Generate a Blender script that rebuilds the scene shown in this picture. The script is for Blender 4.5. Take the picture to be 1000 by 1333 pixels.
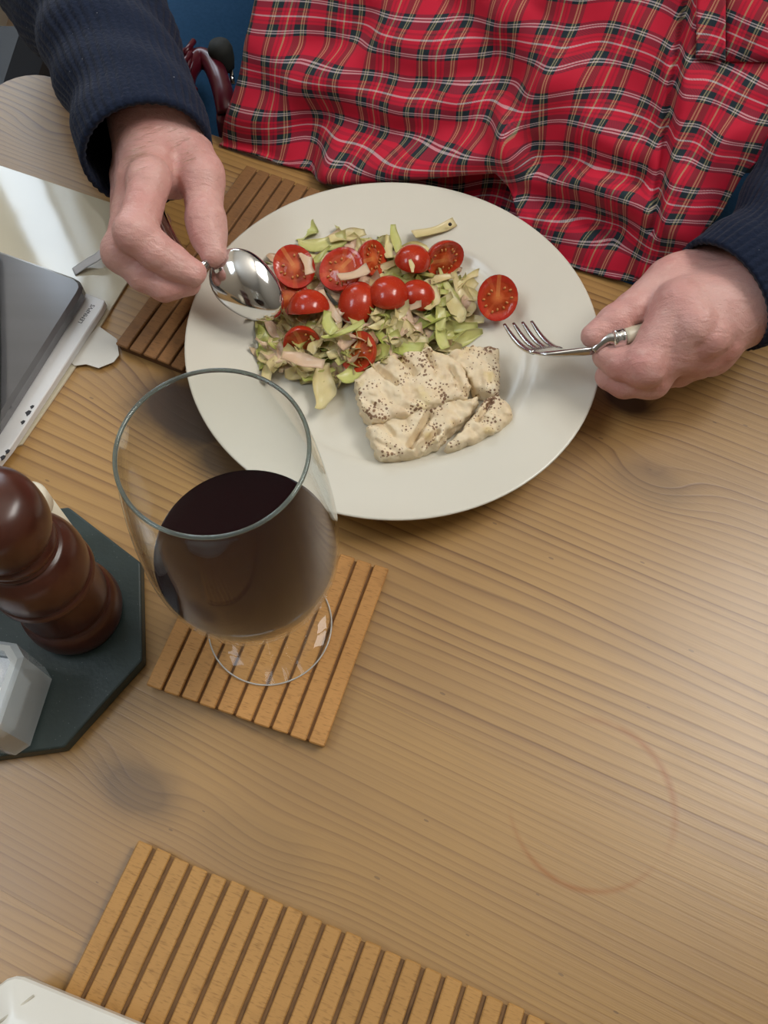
import bpy, bmesh, math, random
import numpy as np
from mathutils import Vector, Matrix

for o in list(bpy.data.objects):
    bpy.data.objects.remove(o, do_unlink=True)
scene = bpy.context.scene
col = scene.collection
rng = random.Random(7)

# ------------------------------------------------------------------ camera
FPX, PITCH, ROLL, CAMH = 1118.56, math.radians(63.744), math.radians(1.523), 0.4774
_F = np.array([0, math.cos(PITCH), -math.sin(PITCH)])
_X = np.array([1.0, 0, 0]); _U = np.cross(_X, _F)
_R = math.cos(ROLL) * _X + math.sin(ROLL) * _U
_UP = -math.sin(ROLL) * _X + math.cos(ROLL) * _U
cam_d = bpy.data.cameras.new('camera'); cam = bpy.data.objects.new('camera', cam_d); col.objects.link(cam)
cam_d.sensor_fit = 'HORIZONTAL'; cam_d.sensor_width = 36.0; cam_d.lens = 36.0 * FPX / 1000.0
cam_d.clip_start = 0.01
cam.matrix_world = Matrix(((_R[0], _UP[0], -_F[0], 0), (_R[1], _UP[1], -_F[1], 0), (_R[2], _UP[2], -_F[2], CAMH), (0, 0, 0, 1)))
scene.camera = cam

# ------------------------------------------------------------------ light, world, exposure
scene.view_settings.view_transform = 'Standard'
scene.view_settings.look = 'None'
scene.view_settings.gamma = 1.0
scene.view_settings.use_curve_mapping = False
scene.view_settings.exposure = -0.20
world = bpy.data.worlds.new('sky'); scene.world = world; world.use_nodes = True
wb = world.node_tree.nodes['Background']; wb.inputs[0].default_value = (0.75, 0.85, 1.0, 1); wb.inputs[1].default_value = 0.6

def area(name, loc, target, sx, sy, power, color):
    l = bpy.data.lights.new(name, 'AREA'); l.shape = 'RECTANGLE'; l.size = sx; l.size_y = sy
    l.energy = power; l.color = color
    o = bpy.data.objects.new(name, l); col.objects.link(o); o.location = loc
    d = Vector(target) - Vector(loc); o.rotation_euler = d.to_track_quat('-Z', 'Y').to_euler()
    return o
# daylight entering through the three window openings of the room (openings are modelled further down)
area('daylight_right_window', (0.97, 0.55, 1.52), (0.0, 0.55, 1.52), 0.76, 0.94, 40, (1.0, 0.96, 0.90))
area('daylight_back_window', (-0.54, 1.89, 1.05), (-0.54, 0.9, 1.05), 0.46, 1.04, 11, (0.78, 0.89, 1.0))
area('daylight_left_window', (-0.93, 0.05, 1.50), (0.0, 0.05, 1.50), 0.64, 0.86, 16, (0.76, 0.88, 1.0))
area('daylight_left_far_window', (-0.94, 1.61, 0.95), (0.0, 1.61, 0.95), 0.36, 1.24, 9, (0.76, 0.88, 1.0))

# ------------------------------------------------------------------ helpers
TA = math.radians(-24.0)                       # table direction
E1 = np.array([math.cos(TA), math.sin(TA)]); E2 = np.array([-math.sin(TA), math.cos(TA)])
def ray(px, py):
    d = _F * FPX + _R * (px - 500.0) - _UP * (py - 666.5)
    return d
def P(px, py, z):
    """world point seen at photo pixel (px,py) whose height above the table top is z"""
    d = ray(px, py); t = (z - CAMH) / d[2]
    return np.array([d[0] * t, d[1] * t, z])
def tloc(px, py):
    p = P(px, py, 0); return float(p[:2] @ E1), float(p[:2] @ E2)

def lin(r, g, b):
    f = lambda c: (c / 255 / 12.92) if c / 255 <= 0.04045 else ((c / 255 + 0.055) / 1.055) ** 2.4
    return (f(r), f(g), f(b), 1.0)

def link_mesh(name, verts, faces, mat=None, parent=None, base=(0, 0, 0), smooth=True, uv=None):
    me = bpy.data.meshes.new(name)
    v = np.asarray(verts, float).reshape(-1, 3) - np.asarray(base, float)
    me.from_pydata(v.tolist(), [], [list(map(int, f)) for f in faces])
    if uv is not None:
        l = me.uv_layers.new(name='UVMap')
        idx = np.empty(len(me.loops), int); me.loops.foreach_get('vertex_index', idx)
        l.data.foreach_set('uv', np.asarray(uv, float)[idx].ravel())
    if smooth: me.shade_smooth()
    me.update()
    if mat: me.materials.append(mat)
    o = bpy.data.objects.new(name, me); col.objects.link(o)
    if parent: o.parent = parent
    return o
def empty(name, loc, rz=0.0):
    o = bpy.data.objects.new(name, None); col.objects.link(o); o.location = loc; o.rotation_euler = (0, 0, rz)
    o.empty_display_size = 0.02
    return o
def tag(o, label, cat, group=None):
    o['label'] = label; o['category'] = cat
    if group: o['group'] = group
    return o
def struct(o):
    o['kind'] = 'structure'; return o

def fix_normals(o):
    bm = bmesh.new(); bm.from_mesh(o.data); bmesh.ops.recalc_face_normals(bm, faces=bm.faces); bm.to_mesh(o.data); bm.free(); return o
def sharp(o, deg=35):
    o.data.set_sharp_from_angle(angle=math.radians(deg)); return o

def lathe_data(profile, seg=64, centre=(0, 0, 0), close=False):
    vs, fs = [], []
    n = len(profile)
    for (r, z) in profile:
        for k in range(seg):
            a = 2 * math.pi * k / seg
            vs.append((centre[0] + r * math.cos(a), centre[1] + r * math.sin(a), centre[2] + z))
    m = n if close else n - 1
    for i in range(m):
        j = (i + 1) % n
        for k in range(seg):
            k2 = (k + 1) % seg
            fs.append((i * seg + k, i * seg + k2, j * seg + k2, j * seg + k))
    return vs, fs
def lathe(name, profile, mat, parent=None, seg=64, centre=(0, 0, 0), close=False, caps=True, smooth=True):
    vs, fs = lathe_data(profile, seg, centre, close)
    if caps and not close:
        if profile[0][0] > 1e-6: fs.append(tuple(range(seg))[::-1])
        if profile[-1][0] > 1e-6: fs.append(tuple(range((len(profile) - 1) * seg, len(profile) * seg)))
    o = link_mesh(name, vs, fs, mat, parent, smooth=smooth)
    bm = bmesh.new(); bm.from_mesh(o.data); bmesh.ops.remove_doubles(bm, verts=bm.verts, dist=1e-6)
    bmesh.ops.recalc_face_normals(bm, faces=bm.faces); bm.to_mesh(o.data); bm.free()
    return o
def cbox_data(cx, cy, cz, sx, sy, sz, c):
    """box with chamfered edges (24 corner verts)"""
    bm = bmesh.new(); bmesh.ops.create_cube(bm, size=1.0)
    for v in bm.verts: v.co = Vector((cx + v.co.x * sx, cy + v.co.y * sy, cz + v.co.z * sz))
    if c > 0: bmesh.ops.bevel(bm, geom=list(bm.edges), offset=c, segments=1, affect='EDGES', profile=0.5)
    bm.verts.index_update(); bm.verts.ensure_lookup_table()
    vs = [tuple(v.co) for v in bm.verts]; fs = [tuple(v.index for v in f.verts) for f in bm.faces]; bm.free()
    return vs, fs
def cbox(name, cx, cy, cz, sx, sy, sz, c, mat, parent=None, smooth=False, base=(0, 0, 0)):
    vs, fs = cbox_data(cx, cy, cz, sx, sy, sz, c)
    return link_mesh(name, vs, fs, mat, parent, smooth=smooth, base=base)
def prism(name, poly, z0, z1, mat, parent=None, base=(0, 0, 0), bevel=0.0, smooth=False, seg=2):
    bm = bmesh.new()
    vs = [bm.verts.new((p[0], p[1], z0)) for p in poly]
    f = bm.faces.new(vs)
    r = bmesh.ops.extrude_face_region(bm, geom=[f]); 
    for e in r['geom']:
        if isinstance(e, bmesh.types.BMVert): e.co.z = z1
    bmesh.ops.recalc_face_normals(bm, faces=bm.faces)
    if bevel > 0: bmesh.ops.bevel(bm, geom=list(bm.edges), offset=bevel, segments=seg, affect='EDGES', profile=0.5)
    bm.verts.index_update()
    v = [tuple(x.co) for x in bm.verts]; fs = [tuple(x.index for x in q.verts) for q in bm.faces]; bm.free()
    return link_mesh(name, v, fs, mat, parent, base=base, smooth=smooth)

def catmull(pts, n):
    pts = [np.asarray(p, float) for p in pts]
    pts = [2 * pts[0] - pts[1]] + pts + [2 * pts[-1] - pts[-2]]
    out = []
    for i in range(1, len(pts) - 2):
        p0, p1, p2, p3 = pts[i - 1:i + 3]
        for k in range(n):
            t = k / n
            out.append(0.5 * (2 * p1 + (p2 - p0) * t + (2 * p0 - 5 * p1 + 4 * p2 - p3) * t * t + (3 * p1 - p0 - 3 * p2 + p3) * t ** 3))
    out.append(pts[-2]); return np.array(out)

def frames(path, up=(0, 0, 1)):
    path = np.asarray(path); T = np.gradient(path, axis=0); T /= np.linalg.norm(T, axis=1)[:, None]
    n = np.cross(T[0], up); n /= np.linalg.norm(n); Ns = [n]
    for i in range(1, len(path)):
        n = Ns[-1] - T[i] * (Ns[-1] @ T[i]); n /= np.linalg.norm(n); Ns.append(n)
    Ns = np.array(Ns); B = np.cross(T, Ns); return T, Ns, B
def tube_data(path, radii, seg=16, caps=True, rfun=None, flat=1.0, up=(0, 0, 1)):
    T, Nn, B = frames(path, up); vs, fs = [], []
    L = np.concatenate([[0], np.cumsum(np.linalg.norm(np.diff(path, axis=0), axis=1))])
    for i, p in enumerate(path):
        for k in range(seg):
            a = 2 * math.pi * k / seg
            r = radii[i] if rfun is None else rfun(i, L[i], a, radii[i])
            vs.append(p + Nn[i] * math.cos(a) * r + B[i] * math.sin(a) * r * flat)
    for i in range(len(path) - 1):
        for k in range(seg):
            k2 = (k + 1) % seg
            fs.append((i * seg + k, i * seg + k2, (i + 1) * seg + k2, (i + 1) * seg + k))
    if caps:
        fs.append(tuple(range(seg))[::-1]); fs.append(tuple(range((len(path) - 1) * seg, len(path) * seg)))
    return vs, fs
def join_data(parts):
    V, Fc = [], []
    for vs, fs in parts:
        o = len(V); V += [tuple(v) for v in vs]; Fc += [tuple(i + o for i in f) for f in fs]
    return V, Fc

# ---- signed distance shapes meshed with surface nets
def sd_cone(X, a, b, ra, rb):
    a = np.asarray(a); b = np.asarray(b); ab = b - a; L2 = ab @ ab
    pa = X - a; t = np.clip((pa @ ab) / L2, 0, 1)
    return np.linalg.norm(pa - t[..., None] * ab, axis=-1) - (ra + (rb - ra) * t)
def smin(a, b, k):
    h = np.clip(0.5 + 0.5 * (b - a) / k, 0, 1); return b + (a - b) * h - k * h * (1 - h)
def grid(lo, hi, h):
    n = np.ceil((np.asarray(hi) - np.asarray(lo)) / h).astype(int) + 1
    ax = [lo[i] + h * np.arange(n[i]) for i in range(3)]
    return np.stack(np.meshgrid(*ax, indexing='ij'), -1)
def surface_nets(D, lo, h):
    S = D < 0
    nx, ny, nz = D.shape
    c = np.zeros((nx - 1, ny - 1, nz - 1), int)
    for dx in (0, 1):
        for dy in (0, 1):
            for dz in (0, 1):
                c += S[dx:nx - 1 + dx, dy:ny - 1 + dy, dz:nz - 1 + dz]
    I = np.argwhere((c > 0) & (c < 8)); idx = -np.ones(c.shape, int); idx[tuple(I.T)] = np.arange(len(I))
    acc = np.zeros((len(I), 3)); cnt = np.zeros(len(I))
    corners = [(0, 0, 0), (1, 0, 0), (0, 1, 0), (1, 1, 0), (0, 0, 1), (1, 0, 1), (0, 1, 1), (1, 1, 1)]
    for a in range(8):
        for b in range(a + 1, 8):
            ca, cb = np.array(corners[a]), np.array(corners[b])
            if np.abs(ca - cb).sum() != 1: continue
            da = D[tuple((I + ca).T)]; db = D[tuple((I + cb).T)]
            m = (da < 0) != (db < 0); t = np.where(m, da / np.where(m, da - db, 1), 0)
            acc[m] += (ca + (cb - ca) * t[:, None])[m]; cnt[m] += 1
    V = np.asarray(lo) + (I + acc / cnt[:, None]) * h
    faces = []
    for ax in range(3):
        sl = [slice(1, -1)] * 3; sl[ax] = slice(0, -1)
        sh = [slice(1, -1)] * 3; sh[ax] = slice(1, None)
        A = S[tuple(sl)]; B = S[tuple(sh)]
        E = np.argwhere(A != B)
        if not len(E): continue
        off = np.ones(3, int); off[ax] = 0; E = E + off
        u = [0, 0, 0]; v = [0, 0, 0]; u[(ax + 1) % 3] = 1; v[(ax + 2) % 3] = 1; u = np.array(u); v = np.array(v)
        q = np.stack([idx[tuple((E - u - v).T)], idx[tuple((E - v).T)], idx[tuple(E.T)], idx[tuple((E - u).T)]], 1)
        flip = ~S[tuple(E.T)]
        q[flip] = q[flip][:, ::-1]
        faces.append(q)
    return V, np.concatenate(faces)

# ---- node helpers
class NT:
    def __init__(s, name):
        s.m = bpy.data.materials.new(name); s.m.use_nodes = True; s.t = s.m.node_tree
        s.b = s.t.nodes['Principled BSDF']; s.out = s.t.nodes['Material Output']
    def n(s, typ, **kw):
        x = s.t.nodes.new(typ)
        for k, v in kw.items(): setattr(x, k, v)
        return x
    def set(s, inp, v):
        if hasattr(v, 'links') or isinstance(v, bpy.types.NodeSocket): s.t.links.new(v, inp)
        else: inp.default_value = v
    def math(s, op, a, b=None, c=None, clamp=False):
        x = s.n('ShaderNodeMath', operation=op, use_clamp=clamp); s.set(x.inputs[0], a)
        if b is not None: s.set(x.inputs[1], b)
        if c is not None: s.set(x.inputs[2], c)
        return x.outputs[0]
    def mix(s, f, a, b, mode='MIX'):
        x = s.n('ShaderNodeMix', data_type='RGBA', blend_type=mode); s.set(x.inputs[0], f); s.set(x.inputs[6], a); s.set(x.inputs[7], b)
        return x.outputs[2]
    def ramp(s, f, stops, interp='LINEAR'):
        x = s.n('ShaderNodeValToRGB'); r = x.color_ramp; r.interpolation = interp
        while len(r.elements) > 1: r.elements.remove(r.elements[-1])
        r.elements[0].position = stops[0][0]; r.elements[0].color = stops[0][1]
        for p, c in stops[1:]:
            e = r.elements.new(p); e.color = c
        s.set(x.inputs[0], f); return x.outputs[0]
    def coord(s, which='Object', scale=(1, 1, 1), loc=(0, 0, 0), rot=(0, 0, 0)):
        tc = s.n('ShaderNodeTexCoord'); mp = s.n('ShaderNodeMapping'); s.t.links.new(tc.outputs[which], mp.inputs[0])
        mp.inputs['Scale'].default_value = scale; mp.inputs['Location'].default_value = loc; mp.inputs['Rotation'].default_value = rot
        return mp.outputs[0]
    def noise(s, v, scale, detail=3, rough=0.5, dist=0.0):
        x = s.n('ShaderNodeTexNoise'); s.set(x.inputs['Vector'], v); x.inputs['Scale'].default_value = scale
        x.inputs['Detail'].default_value = detail; x.inputs['Roughness'].default_value = rough; x.inputs['Distortion'].default_value = dist
        return x.outputs['Fac']
    def voronoi(s, v, scale, feature='F1'):
        x = s.n('ShaderNodeTexVoronoi', feature=feature); s.set(x.inputs['Vector'], v); x.inputs['Scale'].default_value = scale; return x.outputs['Distance']
    def sep(s, v):
        x = s.n('ShaderNodeSeparateXYZ'); s.set(x.inputs[0], v); return x.outputs
    def bump(s, h, strength=0.3, dist=0.001):
        x = s.n('ShaderNodeBump'); x.inputs['Strength'].default_value = strength; x.inputs['Distance'].default_value = dist
        s.set(x.inputs['Height'], h); s.t.links.new(x.outputs[0], s.b.inputs['Normal']); return x
    def p(s, **kw):
        nm = dict(color='Base Color', rough='Roughness', metal='Metallic', spec='Specular IOR Level', trans='Transmission Weight', ior='IOR', sss='Subsurface Weight', sssr='Subsurface Radius', ssss='Subsurface Scale', coat='Coat Weight', coatr='Coat Roughness', sheen='Sheen Weight', sheenr='Sheen Roughness', alpha='Alpha')
        for k, v in kw.items(): s.set(s.b.inputs[nm[k]], v)
        return s.m
def simple(name, color, rough=0.5, **kw):
    t = NT(name); return t.p(color=color, rough=rough, **kw)

# ------------------------------------------------------------------ materials
def pine(name, seed, knots=(), rings=(), tone=1.0, freq=150.0, contrast=1.0):
    t = NT(name)
    tc = t.coord('Object')
    x, y, z = t.sep(tc)
    warp = t.noise(t.coord('Object', scale=(1.1, 7.0, 1), loc=(seed, seed * 1.7, seed)), 1.0, 2, 0.45)
    warp2 = t.noise(t.coord('Object', scale=(5.0, 55.0, 1), loc=(seed * 2, seed, 0)), 1.0, 2, 0.5)
    F = t.math('MULTIPLY', y, freq)
    F = t.math('ADD', F, t.math('MULTIPLY', warp, 9.0))
    F = t.math('ADD', F, t.math('MULTIPLY', warp2, 0.9))
    kd = None
    for (kx, ky, s, amp, dark) in knots:
        dx = t.math('MULTIPLY', t.math('SUBTRACT', x, kx), 0.55); dy = t.math('SUBTRACT', y, ky)
        d2 = t.math('ADD', t.math('MULTIPLY', dx, dx), t.math('MULTIPLY', dy, dy))
        g = t.math('EXPONENT', t.math('MULTIPLY', d2, -1.0 / (s * s)))
        F = t.math('ADD', F, t.math('MULTIPLY', g, amp))
        wob = t.math('MULTIPLY', d2, t.math('ADD', 0.6, t.math('MULTIPLY', t.noise(tc, 70.0, 3), 0.8)))
        core = t.math('MULTIPLY', t.math('MULTIPLY', t.math('EXPONENT', t.math('MULTIPLY', wob, -1.0 / (s * 0.70) ** 2)), 1.9, clamp=True), dark)
        kd = core if kd is None else t.math('MAXIMUM', kd, core)
    fr = t.math('FRACT', F)
    # wide pale early wood, thin darker late-wood line; strength varies from ring to ring
    line = t.ramp(fr, [(0.0, (0, 0, 0, 1)), (0.45, (0.12, 0.12, 0.12, 1)), (0.80, (0.62, 0.62, 0.62, 1)), (0.88, (1, 1, 1, 1)), (0.95, (0.45, 0.45, 0.45, 1)), (1.0, (0, 0, 0, 1))])
    cell = t.n('ShaderNodeTexWhiteNoise', noise_dimensions='1D'); t.set(cell.inputs['W'], t.math('FLOOR', F))
    st = t.math('MULTIPLY', line, t.math('MULTIPLY', contrast, t.math('ADD', 0.35, t.math('MULTIPLY', cell.outputs['Value'], 0.85))))
    fibre = t.noise(t.coord('Object', scale=(22, 1000, 1)), 1.0, 2, 0.6)
    blot = t.noise(t.coord('Object', scale=(4, 8, 1), loc=(seed, 0, 3)), 1.0, 3, 0.55)
    k = tone
    c = t.mix(st, (0.41 * k, 0.232 * k, 0.070 * k, 1), (0.17 * k, 0.072 * k, 0.017 * k, 1))
    c = t.mix(t.math('MULTIPLY', t.math('SUBTRACT', blot, 0.40, clamp=True), 1.4, clamp=True), c, (0.245 * k, 0.135 * k, 0.055 * k, 1))
    c = t.mix(t.math('MULTIPLY', t.math('SUBTRACT', fibre, 0.5, clamp=True), 0.9), c, (0.22, 0.12, 0.05, 1))
    if kd is not None: c = t.mix(kd, c, (0.042, 0.018, 0.006, 1))
    # small dark nicks along the grain
    nick = t.voronoi(t.coord('Object', scale=(26, 70, 1), loc=(seed, 1, 0)), 1.0)
    nk = t.math('LESS_THAN', nick, 0.045)
    c = t.mix(t.math('MULTIPLY', nk, 0.55), c, (0.10, 0.05, 0.02, 1))
    for (rx, ry, rr, wd, a0) in rings:                       # orange rings left by glasses
        dx = t.math('SUBTRACT', x, rx); dy = t.math('SUBTRACT', y, ry)
        d = t.math('SQRT', t.math('ADD', t.math('MULTIPLY', dx, dx), t.math('MULTIPLY', dy, dy)))
        ring = t.math('SUBTRACT', 1.0, t.math('DIVIDE', t.math('ABSOLUTE', t.math('SUBTRACT', d, rr)), wd), clamp=True)
        ang = t.math('ARCTAN2', dy, dx)
        m = t.math('MULTIPLY', t.math('COSINE', t.math('SUBTRACT', ang, a0)), 1.0)
        m = t.math('ADD', t.math('MULTIPLY', m, 1.6), -0.55, clamp=True)
        m = t.math('MULTIPLY', m, t.math('MULTIPLY', t.noise(tc, 55.0, 2), 2.0, clamp=True))
        c = t.mix(t.math('MULTIPLY', t.math('MULTIPLY', ring, m), 1.0), c, (0.30, 0.105, 0.008, 1))
    t.bump(t.math('SUBTRACT', t.math('MULTIPLY', fibre, 0.6), t.math('MULTIPLY', st, 0.5)), 0.22, 0.0006)
    return t.p(color=c, rough=t.math('ADD', 0.30, t.math('MULTIPLY', fibre, 0.18)), spec=0.55, coat=0.55, coatr=0.30)

def slat_wood(name, base, dark, rough=0.5, fleck=0.9):
    t = NT(name)
    inf = t.n('ShaderNodeObjectInfo')
    rnd = inf.outputs['Random']
    tc = t.coord('Object')
    off = t.n('ShaderNodeVectorMath', operation='ADD'); t.set(off.inputs[0], tc)
    comb = t.n('ShaderNodeCombineXYZ'); t.set(comb.inputs[0], t.math('MULTIPLY', rnd, 7.0)); t.set(comb.inputs[1], t.math('MULTIPLY', rnd, 3.0)); t.set(off.inputs[1], comb.outputs[0])
    v = off.outputs[0]
    mp = t.n('ShaderNodeMapping'); t.set(mp.inputs[0], v); mp.inputs['Scale'].default_value = (1100, 170, 50)
    fl = t.noise(mp.outputs[0], 1.0, 2, 0.6)
    mp2 = t.n('ShaderNodeMapping'); t.set(mp2.inputs[0], v); mp2.inputs['Scale'].default_value = (28, 12, 10)
    bl = t.noise(mp2.outputs[0], 1.0, 3, 0.6)
    vs = t.voronoi(mp.outputs[0], 0.6)
    c = t.mix(t.math('MULTIPLY', bl, 1.0), base, tuple(0.75 * b for b in base[:3]) + (1,))
    c = t.mix(t.math('MULTIPLY', t.math('SUBTRACT', fl, 0.52, clamp=True), 3.2 * fleck, clamp=True), c, dark)
    c = t.mix(t.math('MULTIPLY', rnd, 0.25), c, tuple(0.72 * b for b in base[:3]) + (1,))
    st = t.noise(tc, 32.0, 3, 0.65)
    c = t.mix(t.math('MULTIPLY', t.math('SUBTRACT', st, 0.60, clamp=True), 3.5, clamp=True), c, dark)
    t.bump(fl, 0.2, 0.0005)
    return t.p(color=c, rough=rough, spec=0.35)

M = {}
M['slat_light'] = slat_wood('beech_slats', (0.62, 0.31, 0.095, 1), (0.19, 0.075, 0.02, 1))
M['groove_light'] = slat_wood('beech_groove', (0.28, 0.14, 0.052, 1), (0.10, 0.045, 0.016, 1), 0.7)
M['slat_dark'] = slat_wood('stained_slats', (0.30, 0.145, 0.052, 1), (0.10, 0.045, 0.016, 1))
M['groove_dark'] = slat_wood('stained_groove', (0.13, 0.062, 0.025, 1), (0.05, 0.022, 0.01, 1), 0.7)
M['slat_mat'] = slat_wood('worn_slats', (0.56, 0.30, 0.092, 1), (0.20, 0.09, 0.026, 1))
M['groove_mat'] = slat_wood('worn_groove', (0.27, 0.145, 0.060, 1), (0.05, 0.024, 0.010, 1), 0.7)

def ceramic():
    t = NT('cream_ceramic'); n = t.noise(t.coord('Object'), 14, 2)
    c = t.mix(n, (0.66, 0.63, 0.54, 1), (0.70, 0.67, 0.58, 1))
    return t.p(color=c, rough=0.22, spec=0.5)
M['ceramic'] = ceramic()
def skin():
    t = NT('skin'); tc = t.coord('Object')
    n1 = t.noise(tc, 28, 4, 0.6); n2 = t.noise(tc, 130, 3, 0.6)
    c = t.mix(t.math('MULTIPLY', t.math('SUBTRACT', n1, 0.30, clamp=True), 2.2, clamp=True), (0.66, 0.40, 0.355, 1), (0.58, 0.27, 0.24, 1))
    c = t.mix(t.math('MULTIPLY', t.math('SUBTRACT', n2, 0.55, clamp=True), 2.0, clamp=True), c, (0.74, 0.50, 0.45, 1))
    wr = t.noise(t.coord('Object', scale=(1, 1, 1)), 260, 3, 0.65)
    vo = t.voronoi(t.coord('Object'), 620, 'DISTANCE_TO_EDGE')
    cre = t.noise(t.coord('Object', scale=(60, 180, 120), rot=(0.2, 0.3, 0.6)), 1.0, 3, 0.6, 0.4)
    h = t.math('ADD', t.math('MULTIPLY', wr, 0.35), t.math('ADD', t.math('MULTIPLY', vo, 0.25), t.math('MULTIPLY', cre, 1.4)))
    t.bump(h, 0.45, 0.0020)
    return t.p(color=c, rough=0.46, spec=0.4, sss=0.12, sssr=(1.0, 0.35, 0.2), ssss=0.004)
M['skin'] = skin()
def knit():
    t = NT('navy_knit'); tc = t.coord('Object')
    n = t.noise(tc, 420, 2); n2 = t.noise(tc, 30, 3)
    c = t.mix(n, (0.004, 0.007, 0.018, 1), (0.012, 0.020, 0.046, 1))
    c = t.mix(t.math('MULTIPLY', n2, 0.4), c, (0.010, 0.017, 0.040, 1))
    lint = t.math('LESS_THAN', t.voronoi(tc, 95), 0.045)
    c = t.mix(t.math('MULTIPLY', lint, 0.5), c, (0.30, 0.31, 0.33, 1))
    t.bump(n, 0.6, 0.0012)
    return t.p(color=c, rough=0.9, spec=0.15, sheen=0.08, sheenr=0.5)
M['knit'] = knit()
def tartan():
    t = NT('red_tartan_cotton')
    uv = t.n('ShaderNodeUVMap'); x, y, z = t.sep(uv.outputs[0])
    T = 0.0375
    red = (0.56, 0.008, 0.036, 1); dk = (0.010, 0.018, 0.034, 1); gr = (0.008, 0.026, 0.030, 1)
    wh = (0.66, 0.56, 0.60, 1); ye = (0.42, 0.38, 0.20, 1); mid = (0.30, 0.008, 0.030, 1)
    def stripes(f, dark, l1, l2):
        s = [(0.0, red), (0.155, dark), (0.200, l1), (0.222, dark), (0.240, l1), (0.262, dark), (0.365, red), (0.405, mid), (0.435, red),
             (0.488, l2), (0.512, red), (0.565, mid), (0.595, red), (0.635, dark), (0.738, l1), (0.760, dark), (0.778, l1), (0.800, dark), (0.845, red)]
        return t.ramp(t.math('FRACT', t.math('DIVIDE', f, T)), s, 'CONSTANT')
    cu = stripes(t.math('ADD', x, 10.0), gr, ye, ye)
    cv = stripes(t.math('ADD', y, 10.0), dk, wh, wh)
    tw = t.math('FRACT', t.math('MULTIPLY', t.math('ADD', x, y), 900.0))
    f = t.math('ADD', 0.40, t.math('MULTIPLY', t.math('GREATER_THAN', tw, 0.5), 0.2))
    c = t.mix(f, cu, cv)
    n = t.noise(uv.outputs[0], 60, 3)
    t.bump(n, 0.25, 0.002)
    return t.p(color=c, rough=0.72, spec=0.25, sheen=0.15)
M['tartan'] = tartan()
M['steel'] = simple('polished_steel', (0.72, 0.72, 0.72, 1), 0.10, metal=1.0)
M['steel_soft'] = simple('brushed_steel', (0.62, 0.62, 0.61, 1), 0.24, metal=1.0)
M['bone'] = simple('cream_handle', (0.55, 0.50, 0.38, 1), 0.35)
def thin_glass(name, tint=(0.985, 0.995, 0.99, 1), base=0.016, gleam=0.0):
    t = NT(name); t.t.nodes.remove(t.b)
    tr = t.n('ShaderNodeBsdfTransparent'); tr.inputs[0].default_value = tint
    gl = t.n('ShaderNodeBsdfGlossy'); gl.inputs['Roughness'].default_value = 0.02; gl.inputs[0].default_value = (0.95, 0.97, 0.97, 1)
    lw = t.n('ShaderNodeLayerWeight'); lw.inputs[0].default_value = 0.5
    fc = t.math('ADD', base, t.math('MULTIPLY', t.math('POWER', lw.outputs['Facing'], 5.0), 0.75), clamp=True)
    mx = t.n('ShaderNodeMixShader'); t.set(mx.inputs[0], fc)
    
    body = tr.outputs[0]
    if gleam > 0:
        df = t.n('ShaderNodeBsdfDiffuse'); df.inputs[0].default_value = (0.90, 0.96, 1.0, 1); m2 = t.n('ShaderNodeMixShader'); m2.inputs[0].default_value = gleam  # diffuse bluish white stands in for window light reflected inside thick glass
        t.t.links.new(tr.outputs[0], m2.inputs[1]); t.t.links.new(df.outputs[0], m2.inputs[2]); body = m2.outputs[0]
    t.t.links.new(body, mx.inputs[1]); t.t.links.new(gl.outputs[0], mx.inputs[2]); t.t.links.new(mx.outputs[0], t.out.inputs[0])
    return t.m
M['glass'] = thin_glass('wine_glass_crystal')
M['pot_glass'] = thin_glass('thick_pot_glass', tint=(0.92, 0.96, 0.98, 1), base=0.14, gleam=0.34)  # whitish share paints the pot's bright inner reflections
M['cut_glass'] = simple('thick_clear_glass', (0.96, 0.99, 1.0, 1), 0.03, trans=1.0, ior=1.48)
M['foot_glint'] = simple('painted_edge_glint', (0.80, 0.80, 0.76, 1), 0.05, trans=0.5, ior=1.45)  # pale colour stands in for light glinting along the foot's edge
M['rim_glass'] = simple('grey_green_glass_edge', (0.26, 0.31, 0.29, 1), 0.06, trans=0.75, ior=1.45)
M['wine'] = simple('dark_red_wine', (0.010, 0.0018, 0.0025, 1), 0.04, spec=0.12)
def salt_m():
    t = NT('white_salt'); n = t.noise(t.coord('Object'), 900, 2); t.bump(n, 0.6, 0.001); return t.p(color=(0.78, 0.79, 0.82, 1), rough=0.8)
M['salt'] = salt_m()
def slate_m():
    t = NT('dark_green_slate'); tc = t.coord('Object'); n = t.noise(tc, 40, 5, 0.65); n2 = t.noise(tc, 500, 2)
    c = t.mix(n, (0.014, 0.026, 0.025, 1), (0.032, 0.050, 0.047, 1))
    sp = t.math('LESS_THAN', t.voronoi(tc, 330), 0.10)
    c = t.mix(t.math('MULTIPLY', sp, t.math('MULTIPLY', n, 0.5)), c, (0.25, 0.28, 0.28, 1))
    t.bump(t.math('ADD', n, t.math('MULTIPLY', n2, 0.25)), 0.35, 0.0012); return t.p(color=c, rough=0.45, spec=0.45)
M['slate'] = slate_m()
def mill_m():
    t = NT('dark_turned_wood'); n = t.noise(t.coord('Object', scale=(90, 90, 12)), 1.0, 4, 0.6); n2 = t.noise(t.coord('Object', scale=(20, 20, 8)), 1.0, 3)
    c = t.mix(n, (0.050, 0.013, 0.008, 1), (0.120, 0.032, 0.015, 1)); c = t.mix(t.math('MULTIPLY', n2, 0.8), c, (0.034, 0.012, 0.009, 1))
    t.bump(n, 0.1, 0.0005); return t.p(color=c, rough=0.28, spec=0.5)
M['mill'] = mill_m()
M['cream'] = simple('cream_plastic', (0.70, 0.64, 0.50, 1), 0.4)
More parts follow.
